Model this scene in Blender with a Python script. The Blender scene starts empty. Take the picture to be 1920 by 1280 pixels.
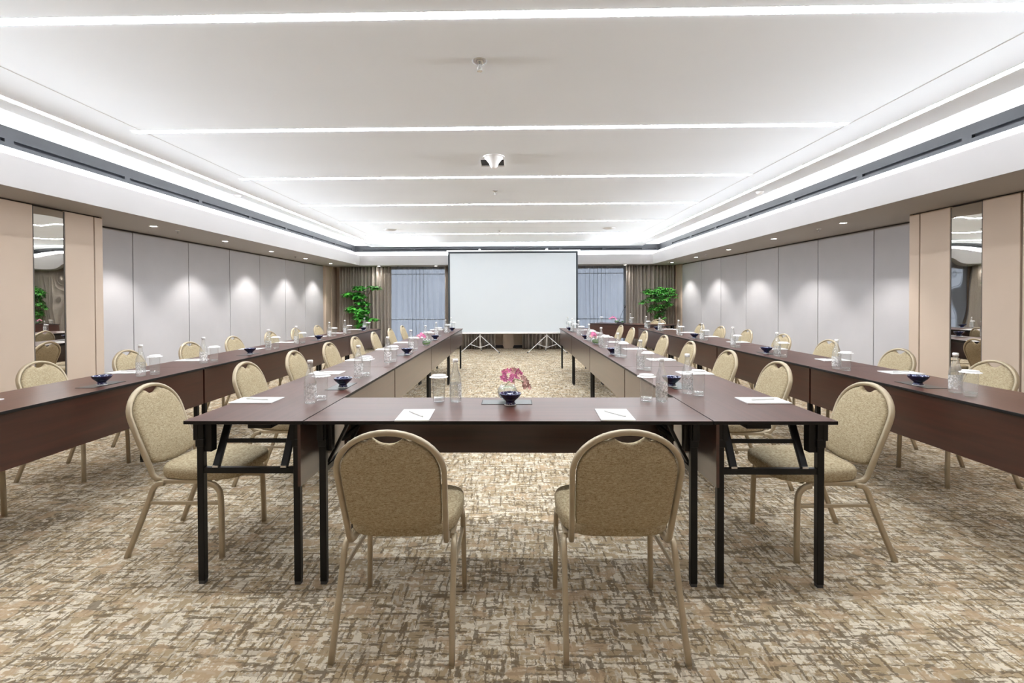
import bpy, bmesh, math, random
from mathutils import Vector, Matrix

# ------------------------------------------------------------------ camera, world, exposure
PI = math.pi
SC = bpy.context.scene
COL = SC.collection
random.seed(7)
CAMH = 1.28152
cam = bpy.data.cameras.new('camera')
cam.sensor_width = 36.0
cam.lens = 940.1547 / 1920 * 36
cam.shift_x = (960 - 942.865) / 1920
cam.shift_y = (574.053 - 640) / 1920
cam.clip_start = 0.05
camo = bpy.data.objects.new('camera', cam)
COL.objects.link(camo)
_yaw, _pit, _rol = -0.01915196, -0.01268211, 0.0041151
_Ry = Matrix(((math.cos(_yaw), -math.sin(_yaw), 0), (math.sin(_yaw), math.cos(_yaw), 0), (0, 0, 1)))
_Rp = Matrix(((1, 0, 0), (0, math.cos(_pit), math.sin(_pit)), (0, -math.sin(_pit), math.cos(_pit))))
_c, _s = math.cos(_rol), math.sin(_rol)
_Rr = Matrix(((_c, 0, -_s), (_s, 0, _c), (0, -1, 0)))
_M = (_Rr @ _Rp @ _Ry).transposed().to_4x4()
_M.translation = Vector((0, 0, CAMH))
camo.matrix_world = _M
SC.camera = camo

SC.view_settings.view_transform = 'Standard'
SC.view_settings.look = 'None'
SC.view_settings.gamma = 1
SC.view_settings.use_curve_mapping = False
SC.view_settings.exposure = 0.95
cy = SC.cycles
cy.use_denoising = True
cy.max_bounces = 12
cy.diffuse_bounces = 8
cy.glossy_bounces = 4
cy.transmission_bounces = 8
cy.transparent_max_bounces = 12
cy.caustics_reflective = False
cy.caustics_refractive = False
cy.sample_clamp_indirect = 12.0
cy.blur_glossy = 0.5

world = bpy.data.worlds.new('world')
SC.world = world
world.use_nodes = True
world.node_tree.nodes['Background'].inputs[0].default_value = (0.66, 0.73, 0.84, 1)
world.node_tree.nodes['Background'].inputs[1].default_value = 1.0

LED_CEIL = 34.0      # strips in the ceiling
LED_SIDE = 13.0      # strips round the edge of the ceiling
LED_COVE = 19.0      # strips hidden in the cove
SPOT_W = 38.0
GRAZE_W = 27.0     # added narrow-beam fill lamps, unseen, that brighten the ceiling from the cove
GRAZE_TILT, GRAZE_SPREAD = 4.2, 18.0

# ------------------------------------------------------------------ materials
def newmat(name):
    m = bpy.data.materials.new(name)
    m.use_nodes = True
    nt = m.node_tree
    return m, nt, nt.nodes['Principled BSDF'], nt.nodes['Material Output']

def pm(name, col, rough=0.5, metal=0.0, spec=0.5, noise=0.0, nscale=8.0, bump=0.0, bscale=60.0, **kw):
    m, nt, b, out = newmat(name)
    b.inputs['Base Color'].default_value = (*col, 1)
    b.inputs['Roughness'].default_value = rough
    b.inputs['Metallic'].default_value = metal
    b.inputs['Specular IOR Level'].default_value = spec
    for k, v in kw.items():
        b.inputs[k.replace('_', ' ')].default_value = v
    tc = nt.nodes.new('ShaderNodeTexCoord')
    if noise:
        n = nt.nodes.new('ShaderNodeTexNoise'); n.inputs['Scale'].default_value = nscale
        n.inputs['Detail'].default_value = 4
        r = nt.nodes.new('ShaderNodeValToRGB')
        r.color_ramp.elements[0].position = 0.3
        r.color_ramp.elements[1].position = 0.7
        r.color_ramp.elements[0].color = (*[c * (1 - noise) for c in col], 1)
        r.color_ramp.elements[1].color = (*[min(1, c * (1 + noise)) for c in col], 1)
        nt.links.new(tc.outputs['Object'], n.inputs['Vector'])
        nt.links.new(n.outputs['Fac'], r.inputs['Fac'])
        nt.links.new(r.outputs['Color'], b.inputs['Base Color'])
    if bump:
        n = nt.nodes.new('ShaderNodeTexNoise'); n.inputs['Scale'].default_value = bscale
        bp = nt.nodes.new('ShaderNodeBump'); bp.inputs['Strength'].default_value = bump
        bp.inputs['Distance'].default_value = 0.01
        nt.links.new(tc.outputs['Object'], n.inputs['Vector'])
        nt.links.new(n.outputs['Fac'], bp.inputs['Height'])
        nt.links.new(bp.outputs['Normal'], b.inputs['Normal'])
    return m

def emis(name, col, strength):
    m, nt, b, out = newmat(name)
    b.inputs['Base Color'].default_value = (0.9, 0.9, 0.9, 1)
    b.inputs['Emission Color'].default_value = (*col, 1)
    b.inputs['Emission Strength'].default_value = strength
    return m

def N(nt, typ, **kw):
    n = nt.nodes.new(typ)
    for k, v in kw.items():
        setattr(n, k, v)
    return n

def mathn(nt, op, a, b=None, c=None, clamp=False):
    n = nt.nodes.new('ShaderNodeMath'); n.operation = op; n.use_clamp = clamp
    for i, v in enumerate((a, b, c)):
        if v is None: continue
        if isinstance(v, (int, float)): n.inputs[i].default_value = v
        else: nt.links.new(v, n.inputs[i])
    return n.outputs[0]

def carpet_mat():
    m, nt, b, out = newmat('carpet')
    L = nt.links
    tc = N(nt, 'ShaderNodeTexCoord')
    # small wobble so that the woven dashes are ragged
    wob = N(nt, 'ShaderNodeTexNoise'); wob.inputs['Scale'].default_value = 70; wob.inputs['Detail'].default_value = 1
    L.new(tc.outputs['Object'], wob.inputs['Vector'])
    sub = N(nt, 'ShaderNodeVectorMath', operation='SUBTRACT'); sub.inputs[1].default_value = (.5, .5, .5)
    L.new(wob.outputs['Color'], sub.inputs[0])
    scl = N(nt, 'ShaderNodeVectorMath', operation='SCALE'); scl.inputs['Scale'].default_value = 0.012
    L.new(sub.outputs[0], scl.inputs[0])
    add = N(nt, 'ShaderNodeVectorMath', operation='ADD')
    L.new(tc.outputs['Object'], add.inputs[0]); L.new(scl.outputs[0], add.inputs[1])
    P = add.outputs[0]
    def noise(scale3, detail=2, rough=.5, off=(0, 0, 0), src=P):
        mp = N(nt, 'ShaderNodeMapping'); mp.inputs['Scale'].default_value = scale3; mp.inputs['Location'].default_value = off
        n = N(nt, 'ShaderNodeTexNoise'); n.inputs['Scale'].default_value = 1; n.inputs['Detail'].default_value = detail
        n.inputs['Roughness'].default_value = rough
        L.new(src, mp.inputs['Vector']); L.new(mp.outputs[0], n.inputs['Vector'])
        return n.outputs['Fac']
    def step(v, lo, hi):
        mr = N(nt, 'ShaderNodeMapRange'); mr.inputs['From Min'].default_value = lo; mr.inputs['From Max'].default_value = hi
        L.new(v, mr.inputs['Value']); return mr.outputs[0]
    def mix(f, a, bb):
        mx = N(nt, 'ShaderNodeMix', data_type='RGBA')
        if isinstance(f, float): mx.inputs[0].default_value = f
        else: L.new(f, mx.inputs[0])
        for i, v in ((6, a), (7, bb)):
            if isinstance(v, tuple): mx.inputs[i].default_value = (*v, 1)
            else: L.new(v, mx.inputs[i])
        return mx.outputs[2]
    cream = (0.69, 0.62, 0.49); tan = (0.385, 0.295, 0.18); dark = (0.11, 0.076, 0.042); peach = (0.50, 0.355, 0.22)
    patch = mathn(nt, 'MULTIPLY_ADD', noise((11, 34, 1), 3, .6), .5, mathn(nt, 'MULTIPLY', noise((34, 11, 1), 3, .6, (4, 4, 0)), .5))
    big = noise((2.2, 2.2, 1), 2, .5, (3, 1, 0))
    patch = mathn(nt, 'MULTIPLY_ADD', noise((5.5, 5.5, 1), 2, .55, (7, 13, 0)), .22, mathn(nt, 'SUBTRACT', patch, .105))
    base = mix(step(patch, .48, .505), cream, tan)
    # tan thread dashes
    hd = noise((12, 62, 1), 1, .5, (0, 7, 0)); vd = noise((62, 12, 1), 1, .5, (11, 0, 0))
    base = mix(step(hd, .585, .62), base, (0.46, 0.385, 0.285))
    base = mix(step(vd, .585, .62), base, (0.50, 0.43, 0.33))
    # dark line grid: long, broken horizontal and vertical threads
    hb = noise((5.0, 56, 1), 2, .5, (5, 0, 0)); vb = noise((56, 6.0, 1), 2, .5, (0, 5, 0))
    br = noise((30, 30, 1), 2, .6, (9, 9, 0))
    thr = mathn(nt, 'MULTIPLY_ADD', big, -0.20, 0.685)
    hm = step(mathn(nt, 'SUBTRACT', hb, thr), -0.03, 0.005)
    vm = step(mathn(nt, 'SUBTRACT', vb, thr), -0.03, 0.005)
    brm = step(br, .40, .44)
    lines = mathn(nt, 'MULTIPLY', mathn(nt, 'MAXIMUM', hm, vm), brm)
    base = mix(mathn(nt, 'MULTIPLY', lines, 0.78), base, dark)
    # dark speckled clouds and peach patches
    cl = step(noise((4.5, 4.5, 1), 2, .5, (20, 0, 0)), .56, .68)
    sp = step(noise((60, 60, 1), 2, .6, (2, 8, 0)), .50, .54)
    base = mix(mathn(nt, 'MULTIPLY', mathn(nt, 'MULTIPLY', cl, sp), .5), base, dark)
    pc = mathn(nt, 'MULTIPLY', step(noise((6, 9, 1), 2, .5, (40, 3, 0)), .57, .60), step(patch, .46, .48))
    base = mix(mathn(nt, 'MULTIPLY', pc, .55), base, peach)
    fib = noise((420, 420, 1), 1, .5, src=tc.outputs['Object'])
    base2 = mix(mathn(nt, 'MULTIPLY', fib, 0.25), base, (0.2, .16, .12))
    L.new(base2, b.inputs['Base Color'])
    b.inputs['Roughness'].default_value = 0.95
    b.inputs['Specular IOR Level'].default_value = 0.15
    bp = N(nt, 'ShaderNodeBump'); bp.inputs['Strength'].default_value = 0.25; bp.inputs['Distance'].default_value = 0.004
    L.new(fib, bp.inputs['Height']); L.new(bp.outputs['Normal'], b.inputs['Normal'])
    return m

def fabric_mat():
    m, nt, b, out = newmat('chair_fabric')
    L = nt.links
    tc = N(nt, 'ShaderNodeTexCoord')
    def noise(sc, d=2):
        mp = N(nt, 'ShaderNodeMapping'); mp.inputs['Scale'].default_value = sc
        n = N(nt, 'ShaderNodeTexNoise'); n.inputs['Scale'].default_value = 1; n.inputs['Detail'].default_value = d
        L.new(tc.outputs['Object'], mp.inputs[0]); L.new(mp.outputs[0], n.inputs['Vector']); return n.outputs['Fac']
    h = noise((70, 70, 520)); v = noise((620, 620, 110)); w = noise((110, 110, 260), 3)
    s = mathn(nt, 'ADD', mathn(nt, 'MULTIPLY', mathn(nt, 'ADD', h, v), .38), mathn(nt, 'MULTIPLY', w, .26))
    r = N(nt, 'ShaderNodeValToRGB')
    e = r.color_ramp.elements
    e[0].position = .40; e[0].color = (0.225, 0.165, 0.09, 1)
    e[1].position = .60; e[1].color = (0.49, 0.42, 0.285, 1)
    x = e.new(.50); x.color = (0.37, 0.30, 0.19, 1)
    L.new(s, r.inputs['Fac']); L.new(r.outputs['Color'], b.inputs['Base Color'])
    b.inputs['Roughness'].default_value = .9
    b.inputs['Specular IOR Level'].default_value = .2
    bp = N(nt, 'ShaderNodeBump'); bp.inputs['Strength'].default_value = .4; bp.inputs['Distance'].default_value = .002
    L.new(s, bp.inputs['Height']); L.new(bp.outputs['Normal'], b.inputs['Normal'])
    return m

def wood_mat(name, a, c, rough, axis=0, spec=.5, coat=0):
    m, nt, b, out = newmat(name)
    L = nt.links
    tc = N(nt, 'ShaderNodeTexCoord')
    mp = N(nt, 'ShaderNodeMapping')
    mp.inputs['Scale'].default_value = (1.6, 34, 34) if axis == 0 else (34, 1.6, 34)
    n = N(nt, 'ShaderNodeTexNoise'); n.inputs['Scale'].default_value = 1; n.inputs['Detail'].default_value = 5
    n.inputs['Distortion'].default_value = .4
    r = N(nt, 'ShaderNodeValToRGB')
    r.color_ramp.elements[0].position = .32; r.color_ramp.elements[0].color = (*a, 1)
    r.color_ramp.elements[1].position = .68; r.color_ramp.elements[1].color = (*c, 1)
    L.new(tc.outputs['Object'], mp.inputs[0]); L.new(mp.outputs[0], n.inputs['Vector'])
    L.new(n.outputs['Fac'], r.inputs['Fac']); L.new(r.outputs['Color'], b.inputs['Base Color'])
    b.inputs['Roughness'].default_value = rough
    b.inputs['Specular IOR Level'].default_value = spec
    if coat: b.inputs['Coat Weight'].default_value = coat; b.inputs['Coat Roughness'].default_value = .22
    return m

def glass_mat(name, ior=1.45, col=(0.96, 0.985, 0.97)):
    m, nt, b, out = newmat(name)
    b.inputs['Base Color'].default_value = (*col, 1)
    b.inputs['Roughness'].default_value = 0.0
    b.inputs['Transmission Weight'].default_value = 1.0
    b.inputs['IOR'].default_value = ior
    return m

def label_mat():
    m, nt, b, out = newmat('bottle_print')
    L = nt.links
    tc = N(nt, 'ShaderNodeTexCoord')
    n = N(nt, 'ShaderNodeTexNoise'); n.inputs['Scale'].default_value = 95; n.inputs['Detail'].default_value = 3
    L.new(tc.outputs['Object'], n.inputs['Vector'])
    tr = N(nt, 'ShaderNodeBsdfTransparent')
    mx = N(nt, 'ShaderNodeMixShader')
    mr = N(nt, 'ShaderNodeMapRange'); mr.inputs['From Min'].default_value = .36; mr.inputs['From Max'].default_value = .62
    mr.inputs['To Min'].default_value = .12; mr.inputs['To Max'].default_value = .62
    L.new(n.outputs['Fac'], mr.inputs['Value']); L.new(mr.outputs[0], mx.inputs[0])
    b.inputs['Base Color'].default_value = (.96, .97, .97, 1); b.inputs['Roughness'].default_value = .5
    L.new(tr.outputs[0], mx.inputs[1]); L.new(b.outputs[0], mx.inputs[2]); L.new(mx.outputs[0], out.inputs['Surface'])
    return m

def sheer_mat():
    m, nt, b, out = newmat('sheer_voile')
    L = nt.links
    tr = N(nt, 'ShaderNodeBsdfTransparent'); tr.inputs[0].default_value = (.92, .95, 1, 1)
    tl = N(nt, 'ShaderNodeBsdfTranslucent'); tl.inputs[0].default_value = (.55, .60, .68, 1)
    df = N(nt, 'ShaderNodeBsdfDiffuse'); df.inputs[0].default_value = (.42, .45, .51, 1)
    a = N(nt, 'ShaderNodeMixShader'); a.inputs[0].default_value = .5
    c = N(nt, 'ShaderNodeMixShader'); c.inputs[0].default_value = .72
    L.new(tl.outputs[0], a.inputs[1]); L.new(df.outputs[0], a.inputs[2])
    L.new(tr.outputs[0], c.inputs[1]); L.new(a.outputs[0], c.inputs[2]); L.new(c.outputs[0], out.inputs['Surface'])
    return m

def bowl_mat():
    m, nt, b, out = newmat('blue_glaze')
    L = nt.links
    tc = N(nt, 'ShaderNodeTexCoord')
    v = N(nt, 'ShaderNodeTexVoronoi'); v.inputs['Scale'].default_value = 45; v.feature = 'DISTANCE_TO_EDGE'
    L.new(tc.outputs['Object'], v.inputs['Vector'])
    sep = N(nt, 'ShaderNodeSeparateXYZ'); L.new(tc.outputs['Object'], sep.inputs[0])
    geo = N(nt, 'ShaderNodeNewGeometry')
    sn = N(nt, 'ShaderNodeSeparateXYZ'); L.new(geo.outputs['True Normal'], sn.inputs[0])
    up = mathn(nt, 'GREATER_THAN', sn.outputs[2], 0.25)
    ln = mathn(nt, 'LESS_THAN', v.outputs['Distance'], .07)
    f = mathn(nt, 'MULTIPLY', mathn(nt, 'MULTIPLY', up, ln), .28)
    mx = N(nt, 'ShaderNodeMix', data_type='RGBA')
    L.new(f, mx.inputs[0]); mx.inputs[6].default_value = (0.004, 0.0055, 0.05, 1); mx.inputs[7].default_value = (.5, .55, .75, 1)
    L.new(mx.outputs[2], b.inputs['Base Color'])
    b.inputs['Roughness'].default_value = .12; b.inputs['Coat Weight'].default_value = .4
    return m

def mirror_mat():
    m, nt, b, out = newmat('mirror_glass')
    L = nt.links
    b.inputs['Base Color'].default_value = (.80, .78, .74, 1); b.inputs['Metallic'].default_value = 1
    b.inputs['Roughness'].default_value = .01
    tc = N(nt, 'ShaderNodeTexCoord'); n = N(nt, 'ShaderNodeTexNoise'); n.inputs['Scale'].default_value = 3.2
    n.inputs['Detail'].default_value = 0
    L.new(tc.outputs['Object'], n.inputs['Vector'])
    bp = N(nt, 'ShaderNodeBump'); bp.inputs['Strength'].default_value = .03; bp.inputs['Distance'].default_value = .10
    L.new(n.outputs['Fac'], bp.inputs['Height']); L.new(bp.outputs['Normal'], b.inputs['Normal'])
    return m

def leaf_mat(name, a, c):
    m, nt, b, out = newmat(name)
    L = nt.links
    tc = N(nt, 'ShaderNodeTexCoord'); n = N(nt, 'ShaderNodeTexNoise'); n.inputs['Scale'].default_value = 9
    L.new(tc.outputs['Object'], n.inputs['Vector'])
    r = N(nt, 'ShaderNodeValToRGB'); r.color_ramp.elements[0].position = .38; r.color_ramp.elements[1].position = .62
    r.color_ramp.elements[0].color = (*a, 1); r.color_ramp.elements[1].color = (*c, 1)
    L.new(n.outputs['Fac'], r.inputs['Fac']); L.new(r.outputs[0], b.inputs['Base Color'])
    b.inputs['Roughness'].default_value = .4
    return m

M = {}
M['carpet'] = carpet_mat()
M['fabric'] = fabric_mat()
M['chair_metal'] = pm('champagne_metal', (0.40, 0.33, 0.225), .38, .25, noise=.05, nscale=20)
M['laminate'] = wood_mat('dark_laminate', (0.062, 0.0235, 0.0165), (0.094, 0.038, 0.027), .30, spec=.20)
M['panel_lam'] = wood_mat('panel_laminate', (0.028, 0.0055, 0.0028), (0.050, 0.0105, 0.0055), .30, spec=.6, coat=.7)
M['black_edge'] = pm('black_edge', (0.004, 0.003, 0.003), .5, .0, .3, noise=.1)
M['black_metal'] = pm('black_metal', (0.004, 0.0035, 0.0035), .42, .0, .3, noise=.1, nscale=30)
M['rubber'] = pm('grey_glide', (0.05, 0.05, 0.05), .7, noise=.1)
M['steel'] = pm('steel', (0.6, 0.6, 0.6), .3, 1, noise=.05)
M['ceiling'] = pm('ceiling_paint', (0.87, 0.925, 0.985), .85, noise=.012, nscale=1.5)
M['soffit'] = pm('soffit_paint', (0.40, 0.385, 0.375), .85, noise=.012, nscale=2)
M['cove'] = pm('cove_paint', (0.90, 0.90, 0.91), .8, noise=.01, nscale=2)
M['grille'] = pm('grille_grey', (0.012, 0.0135, 0.016), .5, noise=.06, nscale=6)
M['slot'] = pm('slot_black', (0.006, 0.008, 0.014), .6, noise=.1)
M['wall_grey'] = pm('fabric_panel_grey', (0.425, 0.415, 0.425), .9, noise=.02, nscale=4, bump=.08, bscale=500)
M['wall_beige'] = pm('beige_panel', (0.53, 0.425, 0.335), .75, noise=.02, nscale=3, bump=.05, bscale=300)
M['seam'] = pm('seam_dark', (0.10, 0.085, 0.075), .6, noise=.1)
M['taupe'] = pm('taupe_curtain', (0.45, 0.40, 0.35), .9, noise=.05, nscale=30)
M['sheer'] = sheer_mat()
M['alu'] = pm('window_frame', (0.88, 0.90, 0.92), .4, .0, noise=.03)
M['pane'] = glass_mat('window_pane', 1.45, (.97, .985, 1))
M['mirror'] = mirror_mat()
M['screen'] = pm('screen_white', (0.62, 0.66, 0.69), .8, noise=.008, nscale=1)
M['screen_border'] = pm('screen_border', (0.035, 0.045, 0.055), .6, noise=.05)
M['white'] = pm('white_plastic', (0.80, 0.80, 0.80), .4, noise=.02)
M['paper'] = pm('paper', (0.74, 0.74, 0.735), .8, noise=.01, nscale=40)
M['pen'] = pm('pen_grey', (0.72, 0.71, 0.68), .4, noise=.05)
def clear_mat(name, share, haze):
    m = glass_mat(name, 1.35)
    nt = m.node_tree; L = nt.links; b = nt.nodes['Principled BSDF']; out = nt.nodes['Material Output']
    tr = N(nt, 'ShaderNodeBsdfTransparent'); tr.inputs[0].default_value = (.98, .99, .985, 1)
    gl = N(nt, 'ShaderNodeBsdfGlossy'); gl.inputs['Roughness'].default_value = .02
    df = N(nt, 'ShaderNodeBsdfDiffuse'); df.inputs[0].default_value = (.85, .87, .87, 1)
    lw = N(nt, 'ShaderNodeLayerWeight'); lw.inputs[0].default_value = .5
    fr = mathn(nt, 'MULTIPLY_ADD', mathn(nt, 'POWER', lw.outputs['Facing'], 3.0), .65, .045)
    a = N(nt, 'ShaderNodeMixShader'); L.new(fr, a.inputs[0]); L.new(tr.outputs[0], a.inputs[1]); L.new(gl.outputs[0], a.inputs[2])
    h = N(nt, 'ShaderNodeMixShader'); h.inputs[0].default_value = haze; L.new(a.outputs[0], h.inputs[1]); L.new(df.outputs[0], h.inputs[2])
    c = N(nt, 'ShaderNodeMixShader'); c.inputs[0].default_value = share; L.new(h.outputs[0], c.inputs[1]); L.new(b.outputs[0], c.inputs[2])
    L.new(c.outputs[0], out.inputs['Surface'])
    return m
M['glass'] = clear_mat('tumbler_glass', 0.0, .07)
M['bottle'] = clear_mat('bottle_glass', .18, .10)
M['print'] = label_mat()
M['cap'] = pm('bottle_cap', (0.78, 0.77, 0.76), .35, .3, noise=.03)
M['bowl'] = bowl_mat()
M['grommet'] = pm('cable_box', (0.055, 0.062, 0.062), .35, .0, noise=.06)
M['vase'] = clear_mat('vase_glass', .10, .04)
M['pink'] = pm('orchid_pink', (0.80, 0.24, 0.46), .5, noise=.35, nscale=60)
M['pink_pale'] = pm('orchid_pale', (0.78, 0.50, 0.46), .5, noise=.25, nscale=60)
M['stem'] = pm('stem_green', (0.10, 0.16, 0.04), .5, noise=.2)
M['vleaf'] = leaf_mat('vase_leaf', (0.03, 0.15, 0.03), (0.16, 0.32, 0.07))
M['leafL'] = leaf_mat('broad_leaf', (0.02, 0.17, 0.02), (0.12, 0.50, 0.07))
M['leafR'] = leaf_mat('fine_leaf', (0.015, 0.13, 0.015), (0.09, 0.38, 0.05))
M['bark'] = pm('bark', (0.16, 0.11, 0.07), .8, noise=.3)
M['pot'] = pm('pot', (0.06, 0.06, 0.065), .4, noise=.05)
M['soil'] = pm('soil', (0.04, 0.03, 0.02), .9, noise=.3)
M['led'] = emis('led_ceiling', (0.915, 0.955, 1.0), LED_CEIL)
M['led_side'] = emis('led_side', (0.92, 0.96, 1.0), LED_SIDE)
M['led_cove'] = emis('led_cove', (0.90, 0.95, 1.0), LED_COVE)
M['lamp'] = emis('downlight_lens', (1.0, 0.97, 0.93), 14)
M['chrome'] = pm('chrome', (0.55, 0.55, 0.55), .25, .9, noise=.03)
M['speaker'] = pm('speaker_grey', (0.55, 0.54, 0.53), .6, noise=.03)
M['base'] = pm('baseboard_dark', (0.03, 0.022, 0.02), .5, noise=.1)
M['mic'] = pm('mic_black', (0.02, 0.02, 0.022), .5, noise=.1)

# ------------------------------------------------------------------ mesh helpers
def obj(name, bm, mats, parent=None, smooth=False, bevel=0.0, loc=None):
    me = bpy.data.meshes.new(name)
    bm.normal_update()
    bm.to_mesh(me); bm.free()
    if not isinstance(mats, (list, tuple)): mats = [mats]
    for m in mats: me.materials.append(m)
    if smooth:
        me.polygons.foreach_set('use_smooth', [True] * len(me.polygons))
    o = bpy.data.objects.new(name, me)
    COL.objects.link(o)
    if parent: o.parent = parent
    if loc: o.location = loc
    if bevel:
        b = o.modifiers.new('bevel', 'BEVEL'); b.width = bevel; b.segments = 2; b.limit_method = 'ANGLE'
    return o

def thing(name, label, cat, loc=(0, 0, 0), rz=0.0, group=None):
    o = bpy.data.objects.new(name, None)
    o.empty_display_size = .05
    COL.objects.link(o)
    o.location = loc; o.rotation_euler = (0, 0, rz)
    return tag(o, label, cat, group)

def tag(o, label, cat, group=None):
    o['label'] = label; o['category'] = cat
    if group: o['group'] = group
    return o

def struct(o):
    o['kind'] = 'structure'
    return o

def dup(root, loc, rz, label, group=None):
    r = root.copy(); COL.objects.link(r)
    r.location = loc; r.rotation_euler = (0, 0, rz)
    r['label'] = label
    if group: r['group'] = group
    for ch in list(root.children):
        c = ch.copy(); COL.objects.link(c); c.parent = r
        for g in list(ch.children):
            d = g.copy(); COL.objects.link(d); d.parent = c
    return r

def box(bm, x0, x1, y0, y1, z0, z1, mi=0):
    vs = [bm.verts.new((x, y, z)) for x in (x0, x1) for y in (y0, y1) for z in (z0, z1)]
    idx = [(0, 1, 3, 2), (4, 6, 7, 5), (0, 4, 5, 1), (2, 3, 7, 6), (0, 2, 6, 4), (1, 5, 7, 3)]
    fs = []
    for f in idx:
        fc = bm.faces.new([vs[i] for i in f]); fc.material_index = mi; fs.append(fc)
    return fs

def mkbox(name, x0, x1, y0, y1, z0, z1, mat, parent=None, bevel=0.0):
    bm = bmesh.new(); box(bm, x0, x1, y0, y1, z0, z1)
    return obj(name, bm, mat, parent, bevel=bevel)

def lathe(bm, prof, seg=32, c=(0, 0, 0), mi=0, cap0=True, cap1=True):
    rings = []
    for r, z in prof:
        if r < 1e-5:
            rings.append([bm.verts.new((c[0], c[1], c[2] + z))])
        else:
            rings.append([bm.verts.new((c[0] + r * math.cos(2 * PI * i / seg), c[1] + r * math.sin(2 * PI * i / seg), c[2] + z)) for i in range(seg)])
    for a, b in zip(rings, rings[1:]):
        for i in range(seg):
            j = (i + 1) % seg
            if len(a) == 1 and len(b) == 1: continue
            if len(a) == 1: f = bm.faces.new((a[0], b[i], b[j])) if True else None
            elif len(b) == 1: f = bm.faces.new((a[i], b[0], a[j]))
            else: f = bm.faces.new((a[i], b[i], b[j], a[j]))
            f.material_index = mi
    if cap0 and len(rings[0]) > 1: bm.faces.new(rings[0]).material_index = mi
    if cap1 and len(rings[-1]) > 1: bm.faces.new(rings[-1]).material_index = mi
    bmesh.ops.recalc_face_normals(bm, faces=bm.faces[:])

def sweep(bm, pts, w, h, ref=(1, 0, 0), seg=8, power=2.0, closed=False):
    """tube of superelliptic section w (along ref side) x h along pts"""
    pts = [Vector(p) for p in pts]
    n = len(pts); rings = []
    ref = Vector(ref)
    for i, p in enumerate(pts):
        if closed:
            t = (pts[(i + 1) % n] - pts[i - 1]).normalized()
        else:
            a = pts[max(i - 1, 0)]; b = pts[min(i + 1, n - 1)]; t = (b - a).normalized()
        s = ref - t * ref.dot(t)
        if s.length < 1e-4: s = t.orthogonal()
        s.normalize(); u = t.cross(s)
        ring = []
        for k in range(seg):
            an = 2 * PI * (k + .5) / seg
            ca, sa = math.cos(an), math.sin(an)
            ex = 2 / power
            x = math.copysign(abs(ca) ** ex, ca) * w / 2; y = math.copysign(abs(sa) ** ex, sa) * h / 2
            ring.append(bm.verts.new(p + s * x + u * y))
        rings.append(ring)
    m = n if closed else n - 1
    for i in range(m):
        a = rings[i]; b = rings[(i + 1) % n]
        for k in range(seg):
            l = (k + 1) % seg
            bm.faces.new((a[k], b[k], b[l], a[l]))
    if not closed:
        bm.faces.new(rings[0]); bm.faces.new(rings[-1])
    bmesh.ops.recalc_face_normals(bm, faces=bm.faces[:])

def smooth_path(ctrl, per=6):
    """Catmull-Rom through control points"""
    c = [Vector(p) for p in ctrl]
    c = [c[0] * 2 - c[1]] + c + [c[-1] * 2 - c[-2]]
    out = []
    for i in range(1, len(c) - 2):
        p0, p1, p2, p3 = c[i - 1], c[i], c[i + 1], c[i + 2]
        for k in range(per):
            t = k / per
            out.append(0.5 * ((2 * p1) + (-p0 + p2) * t + (2 * p0 - 5 * p1 + 4 * p2 - p3) * t * t + (-p0 + 3 * p1 - 3 * p2 + p3) * t ** 3))
    out.append(c[-2])
    return out

# ================================================================== ROOM
H_SOF = 2.17; Z_C = 2.59; Z_R = 2.69; YN = -1.3; YF = 13.39
XL_W = -4.79; XL_B = -4.33; XR_B = 4.22
def xr_wall(y): return 4.60 - (y - 5.5) * 0.043

bm = bmesh.new(); box(bm, -5.2, 5.0, YN - .1, 14.2, -.06, 0)
struct(obj('floor', bm, M['carpet']))

# main ceiling (raised plate, inner tray) with dark joint lines left and right
bm = bmesh.new()
box(bm, -3.455, 3.16, YN, 12.25, Z_C, Z_C + .03)
struct(obj('ceiling', bm, M['ceiling']))
bm = bmesh.new()
for x in (-2.84, 2.53): box(bm, x - .0015, x + .0015, YN, 11.4, Z_C - .001, Z_C)
struct(obj('trim_1', bm, M['speaker']))
# recess above the trough, running round the room
bm = bmesh.new()
box(bm, -4.2, 3.9, YN, 13.05, Z_R, Z_R + .06)
struct(obj('ceiling_recess', bm, M['cove']))
# back wall of the recess: white below, grey band with slots above
def recess(name, x0, x1, y0, y1, mat, z0, z1):
    bm = bmesh.new(); box(bm, x0, x1, y0, y1, z0, z1); return struct(obj(name, bm, mat))
ZB = 2.527
recess('trim_2', -4.12, -4.05, YN, 12.91, M['cove'], 2.30, ZB)
recess('trim_3', 3.72, 3.79, YN, 12.91, M['cove'], 2.30, ZB + .012)
recess('trim_4', -4.05, 3.72, 12.84, 12.91, M['cove'], 2.30, ZB)
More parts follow.
